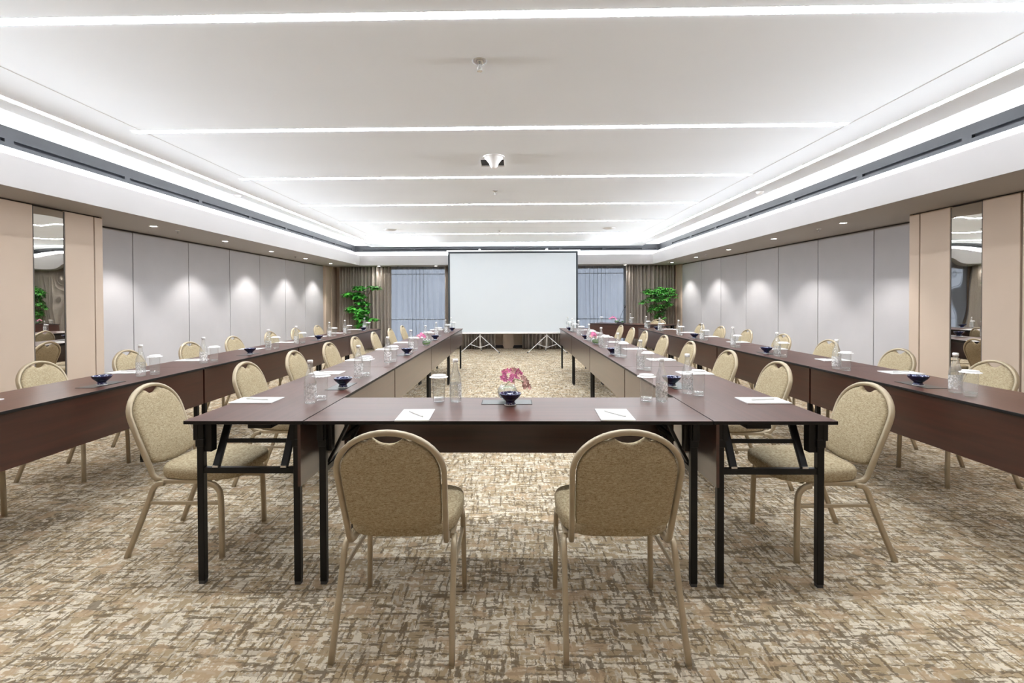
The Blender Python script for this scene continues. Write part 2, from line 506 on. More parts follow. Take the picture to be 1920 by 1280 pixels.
# grey grille bands with dark slots
def grille(name, label, x0, x1, y0, y1, slots, axis, face, zb):
    t = thing(name, label, 'air vent', ((x0 + x1) / 2, (y0 + y1) / 2, zb))
    cx_, cy_ = (x0 + x1) / 2, (y0 + y1) / 2
    zs0, zs1 = zb + .034, zb + .062
    bm = bmesh.new()
    box(bm, x0 - cx_, x1 - cx_, y0 - cy_, y1 - cy_, 0, zs0 - zb)
    box(bm, x0 - cx_, x1 - cx_, y0 - cy_, y1 - cy_, zs1 - zb, Z_R - zb)
    # bridges between the slots
    if axis == 'y':
        prev = y0
        for a, b in slots:
            if a > prev: box(bm, x0 - cx_, x1 - cx_, prev - cy_, a - cy_, zs0 - zb, zs1 - zb)
            prev = b
        if prev < y1: box(bm, x0 - cx_, x1 - cx_, prev - cy_, y1 - cy_, zs0 - zb, zs1 - zb)
    else:
        prev = x0
        for a, b in slots:
            if a > prev: box(bm, prev - cx_, a - cx_, y0 - cy_, y1 - cy_, zs0 - zb, zs1 - zb)
            prev = b
        if prev < x1: box(bm, prev - cx_, x1 - cx_, y0 - cy_, y1 - cy_, zs0 - zb, zs1 - zb)
    obj('grille_band', bm, M['grille'], t)
    for a, b in slots:
        bm = bmesh.new()
        d = face
        if axis == 'y':
            if b < -.3: continue
            box(bm, (x1 if d > 0 else x0) - cx_ - d * .03 - .002, (x1 if d > 0 else x0) - cx_ - d * .03 + .002, a - cy_, b - cy_, zs0 - zb, zs1 - zb)
        else:
            box(bm, a - cx_, b - cx_, y0 - cy_ + .03, y0 - cy_ + .034, zs0 - zb, zs1 - zb)
        obj('air_slot', bm, M['slot'], t)
    return t
sl = [(3.98 + 1.24 * (k - 1) + .037, 3.98 + 1.24 * k - .037) for k in range(-2, 8)]
sl = [s for s in sl if s[1] < 12.84 and s[1] > YN + .2]
sr = [(4.19 + 1.27 * (k - 1) + .045, 4.19 + 1.27 * k - .045) for k in range(-2, 8)]
sr = [s for s in sr if s[1] < 12.84 and s[1] > YN + .2]
grille('air_diffuser', 'long grey slotted air diffuser band above the left wall', -4.11, -4.048, YN, 12.84, sl, 'y', 1, ZB)
grille('air_diffuser', 'long grey slotted air diffuser band above the right wall', 3.718, 3.78, YN, 12.84, sr, 'y', -1, ZB + .012)
sf = [(-4.0, -3.93), (-3.85, -2.57), (-2.50, -1.33), (-1.25, -.02), (.06, 1.2), (1.28, 2.30), (2.38, 3.30), (3.38, 3.66)]
grille('air_diffuser', 'grey slotted air diffuser band above the curtains and screen', -4.047, 3.717, 12.838, 12.90, sf, 'x', 1, ZB)

# bulkhead (soffit) round the room: fascia + underside
bm = bmesh.new()
box(bm, -5.0, -3.86, YN, YF, H_SOF, 2.30); box(bm, -3.89, -3.86, YN, 12.68, 2.30, 2.415)
struct(obj('ceiling_soffit_left', bm, M['soffit']))
bm = bmesh.new()
box(bm, 3.53, 4.95, YN, YF, H_SOF, 2.30); box(bm, 3.53, 3.56, YN, 12.68, 2.30, 2.43)
struct(obj('ceiling_soffit_right', bm, M['soffit']))
bm = bmesh.new()
box(bm, -3.86, 3.53, 12.65, YF, H_SOF, 2.30); box(bm, -3.86, 3.53, 12.65, 12.68, 2.30, 2.415)
struct(obj('ceiling_soffit_back', bm, M['soffit']))

# LED strips -------------------------------------------------------
def led(name, label, x0, x1, y0, y1, z0, z1, mat, group):
    cx_, cy_ = (x0 + x1) / 2, (y0 + y1) / 2
    t = thing(name, label, 'ceiling light', (cx_, cy_, z0), 0, group)
    bm = bmesh.new(); box(bm, x0 - cx_, x1 - cx_, y0 - cy_, y1 - cy_, 0, z1 - z0)
    obj('diffuser', bm, mat, t)
    bm = bmesh.new(); e = .004
    if x1 - x0 > y1 - y0:
        box(bm, x0 - cx_, x1 - cx_, y0 - cy_ - e, y0 - cy_, z1 - z0 - .001, z1 - z0); box(bm, x0 - cx_, x1 - cx_, y1 - cy_, y1 - cy_ + e, z1 - z0 - .001, z1 - z0)
    else:
        box(bm, x0 - cx_ - e, x0 - cx_, y0 - cy_, y1 - cy_, z1 - z0 - .001, z1 - z0); box(bm, x1 - cx_, x1 - cx_ + e, y0 - cy_, y1 - cy_, z1 - z0 - .001, z1 - z0)
    obj('rail', bm, M['white'], t)
ORD = ['first', 'second', 'third', 'fourth', 'fifth', 'sixth', 'seventh', 'eighth', 'ninth', 'tenth']
for k in range(6):
    y = 2.315 + 1.5188 * k
    led('ceiling_strip_light', 'thin white light line across the ceiling, %s counted from the camera' % ORD[k],
        -2.917, 2.515, y - .028, y + .028, Z_C - .002, Z_C, M['led'], 'light lines across the ceiling')
led('edge_strip_light', 'long white light line along the left edge of the ceiling', -3.277, -3.233, YN, 11.40, Z_C - .003, Z_C, M['led_side'], 'light lines round the ceiling edge')
led('edge_strip_light', 'long white light line along the right edge of the ceiling', 2.853, 2.897, YN, 11.40, Z_C - .003, Z_C, M['led_side'], 'light lines round the ceiling edge')
led('edge_strip_light', 'white light line along the far ceiling edge above the projection screen', -3.23, 2.85, 11.40, 11.445, Z_C - .003, Z_C, M['led_side'], 'light lines round the ceiling edge')
led('cove_light', 'light hidden in the cove trough along the left wall', -3.97, -3.93, YN, 12.6, 2.36, 2.40, M['led_cove'], 'cove lights')
led('cove_light', 'light hidden in the cove trough along the right wall', 3.60, 3.64, YN, 12.6, 2.36, 2.40, M['led_cove'], 'cove lights')
led('cove_light', 'light hidden in the cove trough along the far wall', -3.80, 3.5, 12.73, 12.77, 2.36, 2.40, M['led_cove'], 'cove lights')

def graze(x, y, length, heading, w, z=2.4235):  # extra fill lamp put behind the cove lip only to brighten the ceiling
    l = bpy.data.lights.new('ceiling_fill_lamp', 'AREA'); l.shape = 'RECTANGLE'; l.size = length; l.size_y = .012
    l.energy = w; l.color = (.93, .96, 1.0); l.spread = math.radians(GRAZE_SPREAD)
    o = bpy.data.objects.new('ceiling_fill_lamp', l); COL.objects.link(o); o.location = (x, y, z)
    d = Vector((math.cos(heading) * math.cos(math.radians(GRAZE_TILT)), math.sin(heading) * math.cos(math.radians(GRAZE_TILT)), math.sin(math.radians(GRAZE_TILT))))
    zax = -d; xax = Vector((-math.sin(heading), math.cos(heading), 0)); yax = zax.cross(xax)
    mt = Matrix((xax, yax, zax)).transposed().to_4x4(); mt.translation = o.location; o.matrix_world = mt
graze(-3.90, (YN + 12.5) / 2, 12.5 - YN, 0, GRAZE_W)
graze(3.575, (YN + 12.5) / 2, 12.5 - YN, PI, GRAZE_W, 2.4385)
graze(-.16, 12.70, 7.0, -PI / 2, GRAZE_W * .25)

# walls -----------------------------------------------------------
def wallroot(name):
    o = bpy.data.objects.new(name, None); COL.objects.link(o); return struct(o)
# left: beige part near the camera, grey partition further on
def panel(x0, x1, y0, y1, z0, z1, mat, parent, nm='wall_panel'):
    return struct(mkbox(nm, x0, x1, y0, y1, z0, z1, mat, parent, bevel=.004))
bm = bmesh.new()
box(bm, -4.95, XL_B - .03, YN, 5.22, 0, H_SOF); box(bm, -4.95, XL_W - .025, 5.22, YF, 0, H_SOF)
wl = struct(obj('wall_left', bm, M['seam']))
for a, b in ((YN, 1.6), (1.61, 3.0), (3.01, 4.455), (4.785, 5.118), (5.130, 5.23)):
    panel(XL_B - .03, XL_B, a, b, .0, H_SOF - .012, M['wall_beige'], wl)
mkbox('wall_panel', XL_B - .46, XL_B - .005, 5.222, 5.23, 0, H_SOF, M['wall_beige'], wl)['kind'] = 'structure'
seamL = [5.23, 6.25, 7.34, 8.42, 9.43, 10.50, 11.50, 12.62]
for a, b in zip(seamL, seamL[1:]):
    panel(XL_W - .02, XL_W, a + .007, b - .007, .0, H_SOF - .02, M['wall_grey'], wl)
panel(XL_W - .02, XL_W + .06, 12.63, 13.0, 0, H_SOF - .003, M['wall_beige'], wl)
panel(XL_W - .02, XL_W + .08, 13.01, 13.36, 0, H_SOF - .003, M['wall_beige'], wl)
# right
bm = bmesh.new()
box(bm, XR_B + .03, 4.95, YN, 5.41, 0, H_SOF)
wr = struct(obj('wall_right', bm, M['seam']))
for a, b in ((YN, 1.4), (1.41, 2.8), (2.81, 4.235), (4.255, 4.59), (4.925, 5.278), (5.292, 5.42)):
    panel(XR_B, XR_B + .03, a, b, 0, H_SOF - .012, M['wall_beige'], wr)
mkbox('wall_panel', XR_B + .005, XR_B + .42, 5.412, 5.42, 0, H_SOF, M['wall_beige'], wr)['kind'] = 'structure'
seamR = [5.42, 6.42, 7.50, 8.52, 9.58, 10.62, 11.60, 12.75]
def skew(y0, y1, z0, z1, off, th, mat, nm):
    bm = bmesh.new()
    vs = []
    for y in (y0, y1):
        for x in (xr_wall(y) + off, xr_wall(y) + off + th):
            for z in (z0, z1): vs.append(bm.verts.new((x, y, z)))
    for f in ((0, 1, 3, 2), (4, 6, 7, 5), (0, 4, 5, 1), (2, 3, 7, 6), (0, 2, 6, 4), (1, 5, 7, 3)): bm.faces.new([vs[i] for i in f])
    bmesh.ops.recalc_face_normals(bm, faces=bm.faces[:])
    return struct(obj(nm, bm, mat, wr))
skew(5.42, YF, 0, H_SOF, .03, .06, M['seam'], 'wall_backing')
for a, b in zip(seamR, seamR[1:]):
    skew(a + .007, b - .007, 0, H_SOF - .02, 0, .02, M['wall_grey'], 'wall_panel')
skew(12.76, 13.05, 0, H_SOF - .003, -.03, .05, M['wall_beige'], 'wall_panel')
skew(13.06, 13.36, 0, H_SOF - .003, -.05, .07, M['wall_beige'], 'wall_panel')
# wall behind the camera
struct(mkbox('wall_front', -5, 5, YN - .1, YN, 0, 2.75, M['wall_beige']))
# far wall with two window openings
bm = bmesh.new()
for x0, x1 in ((-5.0, -3.32), (-1.30, 1.20), (3.02, 4.6)): box(bm, x0, x1, YF, YF + .15, 0, 2.30)
for x0, x1 in ((-3.32, -1.30), (1.20, 3.02)):
    box(bm, x0, x1, YF, YF + .15, 0, .06); box(bm, x0, x1, YF, YF + .15, 2.14, 2.30)
struct(obj('wall_back', bm, M['wall_beige']))
struct(mkbox('baseboard_back', -1.28, 1.18, YF - .012, YF, 0, .075, M['base']))
for n, (x0, x1) in enumerate(((-3.32, -1.30), (1.20, 3.02)), 1):
    bm = bmesh.new(); y0, y1 = YF + .05, YF + .10
    for a, b in ((x0, x0 + .05), (x1 - .05, x1)): box(bm, a, b, y0, y1, .06, 2.14)
    for z0, z1 in ((.06, .10), (.755, .775), (1.975, 1.99), (2.11, 2.14)): box(bm, x0 + .05, x1 - .05, y0 + .002, y1 - .002, z0, z1)
    w = struct(obj('window_%d' % n, bm, M['alu']))
    bm = bmesh.new(); box(bm, x0 + .05, x1 - .05, y0 + .02, y0 + .026, .06, 2.14)
    struct(obj('window_pane', bm, M['pane'], w))
# central pillar behind the screen
bm = bmesh.new(); box(bm, -.255, .03, 13.18, YF - .002, .06, H_SOF); box(bm, -.235, .01, 13.20, YF - .002, 0, .06)
struct(obj('trim_5', bm, M['wall_beige']))

# mirrors
def mirror(name, label, x, y0, y1, sgn):
    t = thing(name, label, 'mirror', (x, (y0 + y1) / 2, 0))
    h = (y1 - y0) / 2
    bm = bmesh.new(); box(bm, -.006, .006, -h + .008, h - .008, .012, H_SOF - .02); obj('mirror_glass', bm, M['mirror'], t)
    bm = bmesh.new()
    for s in (-1, 1): box(bm, -.008, .010 if sgn > 0 else .008, min(s * h, s * (h - .008)), max(s * h, s * (h - .008)), .012, H_SOF - .02)
    obj('mirror_frame', bm, M['seam'], t)
mirror('wall_mirror', 'tall narrow mirror strip between beige panels on the left wall', XL_B - .012, 4.458, 4.782, 1)
mirror('wall_mirror', 'tall narrow mirror strip between beige panels on the right wall', XR_B + .012, 4.593, 4.922, -1)

# curtains ----------------------------------------------------------
def curtain(name, label, cat, x0, x1, y, amp, wl_, mat, th, seed, z1=2.165):
    rnd = random.Random(seed)
    bm = bmesh.new()
    n = max(12, int((x1 - x0) / .008)); nz = 10
    ph = 0; xs = []
    for i in range(n + 1):
        x = x0 + (x1 - x0) * i / n
        ph += 2 * PI * ((x1 - x0) / n) / (wl_ * (1 + .25 * math.sin(x * 5.1 + seed)))
        xs.append((x, ph))
    grid = []
    for j in range(nz + 1):
        z = .012 + (z1 - .012) * j / nz; row = []
        for x, p in xs:
            k = 1 - .25 * j / nz
            yy = y + amp * k * (1 - 2 * abs(math.sin(p / 2)) ** .6 + .2 * math.sin(.31 * p + .4 * z))
            row.append(bm.verts.new((x + (.026 if not th else .012) * math.sin(p * 1.0) + .004 * math.sin(z * 3 + x * 9), yy, z)))
        grid.append(row)
    for a, b in zip(grid, grid[1:]):
        for i in range(n): bm.faces.new((a[i], a[i + 1], b[i + 1], b[i]))
    c = Vector(((x0 + x1) / 2, y, 0)); bmesh.ops.translate(bm, verts=bm.verts[:], vec=-c)
    o = obj(name, bm, mat, None, smooth=True, loc=c)
    if th:
        s = o.modifiers.new('thick', 'SOLIDIFY'); s.thickness = th
    return tag(o, label, cat)
curtain('curtain', 'taupe pleated curtain in the far left corner behind the plant', 'curtain', -4.56, -3.18, 13.11, .11, .088, M['taupe'], .004, 1)
curtain('curtain', 'taupe pleated curtain in the far right corner behind the plant', 'curtain', 2.94, 4.18, 13.11, .11, .088, M['taupe'], .004, 2)
curtain('curtain', 'grey striped curtain hanging behind the screen left of the pillar', 'curtain', -1.78, -.44, 13.10, .10, .088, M['taupe'], .004, 3)
curtain('curtain', 'grey striped curtain hanging behind the screen right of the pillar', 'curtain', .24, 1.42, 13.10, .10, .088, M['taupe'], .004, 4)
curtain('sheer_curtain', 'blue grey sheer curtain over the window left of the screen', 'curtain', -3.28, -1.25, 13.30, .055, .13, M['sheer'], 0, 5)
curtain('sheer_curtain', 'blue grey sheer curtain over the window right of the screen', 'curtain', 1.15, 3.02, 13.30, .055, .13, M['sheer'], 0, 6)

# ceiling devices -----------------------------------------------------
def downlight(x, y, label, pw=1.0):
    t = thing('downlight', label, 'downlight', (x, y, H_SOF), 0, 'downlights in the low bulkhead ceiling')
    bm = bmesh.new(); lathe(bm, [(.034, -.001), (.047, -.004), (.050, -.001), (.050, 0)], 24, cap0=False, cap1=False); obj('trim_ring', bm, M['white'], t, True)
    bm = bmesh.new(); lathe(bm, [(0, -.002), (.034, -.002)], 24, cap1=False); obj('lens', bm, M['lamp'], t)
    l = bpy.data.lights.new('downlight_beam', 'SPOT'); l.energy = SPOT_W * pw; l.spot_size = math.radians(100); l.spot_blend = .5
    l.shadow_soft_size = .03; l.color = (1, .97, .94)
    lo = bpy.data.objects.new('downlight_beam', l); COL.objects.link(lo); lo.parent = t; lo.location = (0, 0, -.02)
for k, (x, y) in enumerate([(-4.241, 5.864), (-4.26, 7.372), (-4.331, 8.95), (-4.35, 10.485), (-4.356, 11.958)]):
    downlight(x, y, 'small round recessed downlight along the left wall, %s from the camera' % ORD[k])
for k, (x, y) in enumerate([(3.897, 5.991), (3.873, 7.511), (3.9, 9.13), (3.892, 10.712), (3.865, 12.226)]):
    downlight(x, y, 'small round recessed downlight along the right wall, %s from the camera' % ORD[k])
downlight(-3.46, 12.95, 'small round recessed downlight above the far left taupe curtain', .16)
downlight(-1.975, 12.95, 'small round recessed downlight close to the left edge of the screen', .16)
downlight(2.90, 12.95, 'small round recessed downlight above the window right of the screen', .16)

spr0 = None
def sprinkler(x, y, z, label, s=1.0):
    t = thing('sprinkler', label, 'sprinkler', (x, y, z), 0, 'ceiling sprinklers'); t.scale = (s, s, s)
    bm = bmesh.new(); lathe(bm, [(0, -.012), (.016, -.012), (.030, -.006), (.034, 0)], 20, cap1=False); obj('escutcheon', bm, M['chrome'], t, True)
    bm = bmesh.new(); lathe(bm, [(0, -.014), (.005, -.014), (.005, -.036), (0, -.036)], 12)
    sweep(bm, [(-.009, 0, -.012), (-.010, 0, -.030), (-.003, 0, -.042)], .003, .003, (0, 1, 0)); sweep(bm, [(.009, 0, -.012), (.010, 0, -.030), (.003, 0, -.042)], .003, .003, (0, 1, 0))
    obj('nozzle', bm, M['chrome'], t)
    bm = bmesh.new(); lathe(bm, [(0, -.042), (.012, -.043), (.012, -.045), (0, -.045)], 14); obj('deflector', bm, M['chrome'], t)
sprinkler(-.175, 2.76, Z_C, 'silver sprinkler on the ceiling nearest the camera', 1.25)
sprinkler(-.205, 6.04, Z_C, 'small sprinkler on the ceiling beyond the third light line')
sprinkler(-.236, 9.54, Z_C, 'tiny sprinkler on the ceiling near the farthest light line')
sprinkler(-4.2, 6.231, H_SOF, 'sprinkler under the left bulkhead, nearer one', .8)
sprinkler(-4.37, 10.027, H_SOF, 'sprinkler under the left bulkhead, farther one', .8)
sprinkler(3.906, 6.48, H_SOF, 'sprinkler under the right bulkhead, nearer one', .8)
sprinkler(3.911, 10.207, H_SOF, 'sprinkler under the right bulkhead, farther one', .8)
sprinkler(-2.97, 12.98, H_SOF, 'sprinkler under the far bulkhead left of the screen', .8)

def disc_device(name, x, y, r, label, cat, mat, dome=.02):
    bm = bmesh.new(); lathe(bm, [(0, -dome), (r * .6, -dome * .9), (r * .9, -dome * .5), (r, -.004), (r, 0)], 32, cap1=False)
    return tag(obj(name, bm, mat, None, True, loc=(x, y, Z_C)), label, cat)
disc_device('ceiling_speaker', -2.253, 9.25, .115, 'round grey ceiling speaker on the left half', 'ceiling speaker', M['speaker'])
disc_device('ceiling_speaker', 1.773, 9.25, .115, 'round grey ceiling speaker on the right half', 'ceiling speaker', M['speaker'])
disc_device('smoke_detector', -3.40, 6.16, .045, 'white smoke detector beside the left light line', 'smoke detector', M['white'], .035)
disc_device('smoke_detector', 3.02, 6.19, .045, 'white smoke detector beside the right light line', 'smoke detector', M['white'], .035)
disc_device('ceiling_access_disc', 2.60, 11.1, .10, 'flat white disc on the ceiling near the far right corner', 'ceiling disc', M['white'], .008)
# trumpet shaped ceiling fixture with a square plate
t = thing('ceiling_projector_mount', 'white trumpet shaped fixture hanging from the ceiling beside a dark square plate', 'projector mount', (-.165, 4.60, Z_C))
bm = bmesh.new(); lathe(bm, [(0, -.105), (.022, -.105), (.034, -.09), (.045, -.06), (.070, -.030), (.086, -.014), (.088, 0)], 32, cap1=False); obj('bell', bm, M['white'], t, True)
bm = bmesh.new(); lathe(bm, [(.088, -.004), (.096, -.010), (.098, -.002), (.098, 0)], 32, cap0=False, cap1=False); obj('collar', bm, M['white'], t, True)
bm = bmesh.new(); box(bm, -.125, .09, .10, .25, -.012, -.001); obj('dark_plate', bm, M['slot'], t)
bm = bmesh.new(); box(bm, -.13, .095, .25, .262, -.022, 0); box(bm, -.13, -.125, .1, .25, -.014, 0); box(bm, .09, .095, .1, .25, -.014, 0); obj('plate_frame', bm, M['white'], t)

# ================================================================== TABLES
TW = 0.5363; TL = 1.8
def make_table(inset):
    t = thing('folding_table', '', 'table')
    bm = bmesh.new()
    fs = box(bm, .0015, TL - .0015, .001, TW - .001, .734, .75)
    for f in fs:
        f.material_index = 1
    fs[5].material_index = 0
    obj('tabletop', bm, [M['laminate'], M['black_edge']], t, bevel=.002)
    bm = bmesh.new(); box(bm, .010, TL - .010, TW - .027, TW - .014, .455, .7335); obj('modesty_panel', bm, M['panel_lam'], t)
    li, lw = inset, .030
    for e in (0, 1):
        def X(v): return v if e == 0 else TL - v
        def bb(bm, a, b, *r):
            box(bm, min(X(a), X(b)), max(X(a), X(b)), *r)
        for (y0, y1) in ((.038, .068), (TW - .060, TW - .030)):
            bm = bmesh.new(); bb(bm, li, li + lw, y0, y1, .014, .66); lg = obj('leg', bm, M['black_metal'], t, bevel=.003)
            bm = bmesh.new(); bb(bm, li + .002, li + lw - .002, y0 + .002, y1 - .002, 0, .016); obj('glide', bm, M['rubber'], lg)
            bm = bmesh.new(); bb(bm, li - .004, li + lw - .006, y0 - .013, y0 + .008, .655, .734); bb(bm, li + .008, li + lw + .02, y1 - .006, y1 + (.034 if y0 < .2 else .002), .600, .734); bb(bm, li - .002, li + lw + .002, y0 - .002, y1 + .002, .66, .734)
            bb(bm, li - .003, li + lw + .003, y0 - .004, y1 + .004, .625, .66); obj('bracket', bm, M['black_metal'], t, bevel=.002)
        bm = bmesh.new(); bb(bm, li + .003, li + .027, .068, TW - .060, .503, .530); obj('crossbar', bm, M['black_metal'], t, bevel=.002)
        for yb in (.120, TW - .105):
            bm = bmesh.new()
            p = [(X(li + .015), yb, .533), (X(li + .050), yb + .002, .60), (X(li + .115), yb + .006, .731)]
            sweep(bm, p, .034, .014, (0, 1, 0), 8, 6)
            br = obj('brace', bm, M['black_metal'], t)
            bm = bmesh.new(); bb(bm, li + .001, li + .020, yb - .013, yb + .013, .5305, .539); obj('hinge', bm, M['steel'], br)
        bm = bmesh.new(); bb(bm, li + .065, li + .080, .135, TW - .12, .625, .642); obj('brace_bar', bm, M['black_metal'], t)
        bm = bmesh.new(); bb(bm, li + .02, li + .09, .26, .37, .702, .734); obj('latch', bm, M['black_metal'], t, bevel=.004)
    bm = bmesh.new(); box(bm, .16, TL - .16, .085, .105, .715, .734); box(bm, .16, TL - .16, TW - .10, TW - .08, .715, .734); obj('under_rail', bm, M['black_metal'], t)
    return t
D0 = 2.1922
YT = [D0 + TL * k for k in range(4)]
tb = make_table(.036); tabs = []
XLo, XLi, XRi, XRo = -1.4664, -.9291, .8748, 1.4114
first = True
def put_table(loc, rz, label, group):
    global first
    if first:
        first = False
        tb.location = loc; tb.rotation_euler = (0, 0, rz); tb['label'] = label; tb['group'] = group; return tb
    return dup(tb, loc, rz, label, group)
for k in range(4):
    put_table((XLo, YT[k] + TL, 0), -PI / 2, 'dark brown folding table in the left arm of the inner U, %s from the camera' % ORD[k], 'tables of the inner U')
    put_table((XRo, YT[k], 0), PI / 2, 'dark brown folding table in the right arm of the inner U, %s from the camera' % ORD[k], 'tables of the inner U')
    put_table((-2.4785 - TW, YT[k] + TL, 0), -PI / 2, 'dark brown folding table of the outer left row, %s from the camera' % ORD[k], 'tables of the outer rows')
    put_table((2.3299 + TW, YT[k], 0), PI / 2, 'dark brown folding table of the outer right row, %s from the camera' % ORD[k], 'tables of the outer rows')
tc_ = make_table(.054); tc_.location = (XLi + .002, D0, 0)
tc_['label'] = 'dark brown folding table across the front of the inner U, behind the two nearest chairs'
tag(tc_, tc_['label'], 'table', 'tables of the inner U')
DESK_O = Vector((3.43, 10.56, 0)); DESK_R = math.radians(139.2)
put_table(tuple(DESK_O), DESK_R, 'dark red brown table set at an angle by the far right plant, holding the microphone', 'tables of the outer rows')
def desk(x, y, z=.7505):
    c, s = math.cos(DESK_R), math.sin(DESK_R)
    return (DESK_O.x + c * x - s * y, DESK_O.y + s * x + c * y, z)

# ================================================================== CHAIRS
def yb(z):
    P = [(.36, -.10), (.40, -.125), (.58, -.196), (.72, -.246), (.90, -.298)]
    for (z0, y0), (z1, y1) in zip(P, P[1:]):
        if z <= z1: return y0 + (y1 - y0) * (z - z0) / (z1 - z0)
    return P[-1][1]
def make_chair():
    t = thing('banquet_chair', '', 'chair')
    HT = .842
    # arch outline (x, z) of the back tube centre line
    def side(s):
        return [(s * .182, .44), (s * .184, .52), (s * .187, .60), (s * .189, .68)]
    arch = [(.189 * math.cos(a), .68 + (HT - .012 - .68) * math.sin(a)) for a in [PI * k / 20 for k in range(1, 20)]]
    pts = []
    R = side(1); Lh = side(-1)
    foot = lambda s: [Vector((s * .178, .10, .379)), Vector((s * .178, .0, .380)), Vector((s * .178, -.078, .380)), Vector((s * .179, -.110, .385)), Vector((s * .180, -.130, .406))]
    pts += foot(1)
    pts += [Vector((x, yb(z), z)) for x, z in R]
    pts += [Vector((x, yb(z), z)) for x, z in arch]
    pts += [Vector((x, yb(z), z)) for x, z in reversed(Lh)]
    pts += list(reversed(foot(-1)))
    # ring sections with the flat side facing out of the arch
    bm = bmesh.new(); rings = []; n = len(pts)
    for i, p in enumerate(pts):
        tv = (pts[min(i + 1, n - 1)] - pts[max(i - 1, 0)]).normalized()
        if i < 5 or i >= n - 5:
            s = Vector((1, 0, 0)) * (1 if i < 5 else -1)
        else:
            s = (p - Vector((0, p.y, .60))); s.normalize()
            if p.z < .68: s = Vector((math.copysign(1, p.x), 0, 0))
        s = (s - tv * s.dot(tv)).normalized(); u = tv.cross(s)
        ring = []
        for k in range(10):
            an = 2 * PI * (k + .5) / 10; ca, sa = math.cos(an), math.sin(an)
            x = math.copysign(abs(ca) ** .6, ca) * .0100; y = math.copysign(abs(sa) ** .6, sa) * .0135
            ring.append(bm.verts.new(p + s * x + u * y))
        rings.append(ring)
    for a, b in zip(rings, rings[1:]):
        for k in range(10):
            l = (k + 1) % 10; bm.faces.new((a[k], b[k], b[l], a[l]))
    bm.faces.new(rings[0]); bm.faces.new(rings[-1]); bmesh.ops.recalc_face_normals(bm, faces=bm.faces[:])
    obj('back_frame', bm, M['chair_metal'], t, True)
    # padded backrest
    out = []
    def ellx(z):
        if z <= .68: return .182 - .0125 + .007 * (z - .44) / .24
        return .1755 * math.sqrt(max(0, 1 - ((z - .68) / (HT - .012 - .0125 - .68)) ** 2))
    zs = [.490, .53, .58, .63, .68, .71, .74, .765, .785, .80]
    Rside = [(ellx(z), z) for z in zs]
    ZN = .68 + (HT - .0245 - .68) * .952
    notch = [(.075, ZN - .012), (.054, ZN), (.046, ZN - .007), (.034, ZN - .015), (.018, ZN - .021), (0, ZN - .023), (-.018, ZN - .021), (-.034, ZN - .015), (-.046, ZN - .007), (-.054, ZN), (-.075, ZN - .012)]
    bot = [(-.166, .462), (-.13, .450), (-.06, .440), (0, .436), (.06, .440), (.13, .450), (.166, .462)]
    out = Rside + notch + [(-x, z) for x, z in reversed(Rside)] + bot
    cx_, cz_ = 0, .64
    bm = bmesh.new()
    lay = []
    for sc, th in ((1.0, .004), (.985, .015), (.95, .021), (.86, .025), (.6, .028), (.3, .029)):
        lay.append((sc, th))
    def ring(sc, off):
        r = []
        for x, z in out:
            X_, Z_ = cx_ + (x - cx_) * sc, cz_ + (z - cz_) * sc
            r.append(bm.verts.new((X_, yb(Z_) + off, Z_)))
        return r
    seqF = [ring(sc, th * 1.0) for sc, th in lay]
    seqB = [ring(sc, -th * .62) for sc, th in lay]
    order = list(reversed(seqF)) + seqB
    m_ = len(out)
    for a, b in zip(order, order[1:]):
        for i in range(m_):
            j = (i + 1) % m_; bm.faces.new((a[i], a[j], b[j], b[i]))
    for rr in (order[0], order[-1]):
        c = bm.verts.new(sum((v.co for v in rr), Vector()) / m_)
        for i in range(m_): bm.faces.new((rr[i], rr[(i + 1) % m_], c))
    bmesh.ops.recalc_face_normals(bm, faces=bm.faces[:])
    obj('backrest', bm, M['fabric'], t, True)
    # seat cushion
    def so(sc, z, yc=.10):
        r = []
        for k in range(40):
            a = 2 * PI * k / 40; ca, sa = math.cos(a), math.sin(a)
            x = math.copysign(abs(ca) ** .5, ca) * .218; y = math.copysign(abs(sa) ** .55, sa) * .213
            x *= 1 - .06 * (-y / .213 if y < 0 else 0)
            d = max(0, y / .213)
            r.append(bm.verts.new((x * sc, yc + y * sc, z - .008 * d * d)))
        return r
    bm = bmesh.new()
    rs = [so(.93, .392), so(.985, .394), so(1, .400), so(1.005, .428), so(.998, .438), so(.975, .446), so(.90, .454), so(.7, .461), so(.4, .465), so(.15, .466)]
    for a, b in zip(rs, rs[1:]):
        for i in range(40): bm.faces.new((a[i], a[(i + 1) % 40], b[(i + 1) % 40], b[i]))
    bm.faces.new(rs[0]); bm.faces.new(rs[-1]); bmesh.ops.recalc_face_normals(bm, faces=bm.faces[:])
    obj('seat', bm, M['fabric'], t, True)
    # seat frame: rails left/right and cross rails front/back
    bm = bmesh.new()
    for s in (-1, 1): sweep(bm, [(s * .196, -.070, .379), (s * .196, .10, .379), (s * .196, .180, .379)], .016, .022, (1, 0, 0), 8, 5)
    sweep(bm, [(-.188, .20, .384), (.188, .20, .384)], .018, .014, (0, 1, 0), 8, 5); sweep(bm, [(-.188, -.045, .384), (.188, -.045, .384)], .018, .014, (0, 1, 0), 8, 5)
    obj('seat_frame', bm, M['chair_metal'], t)
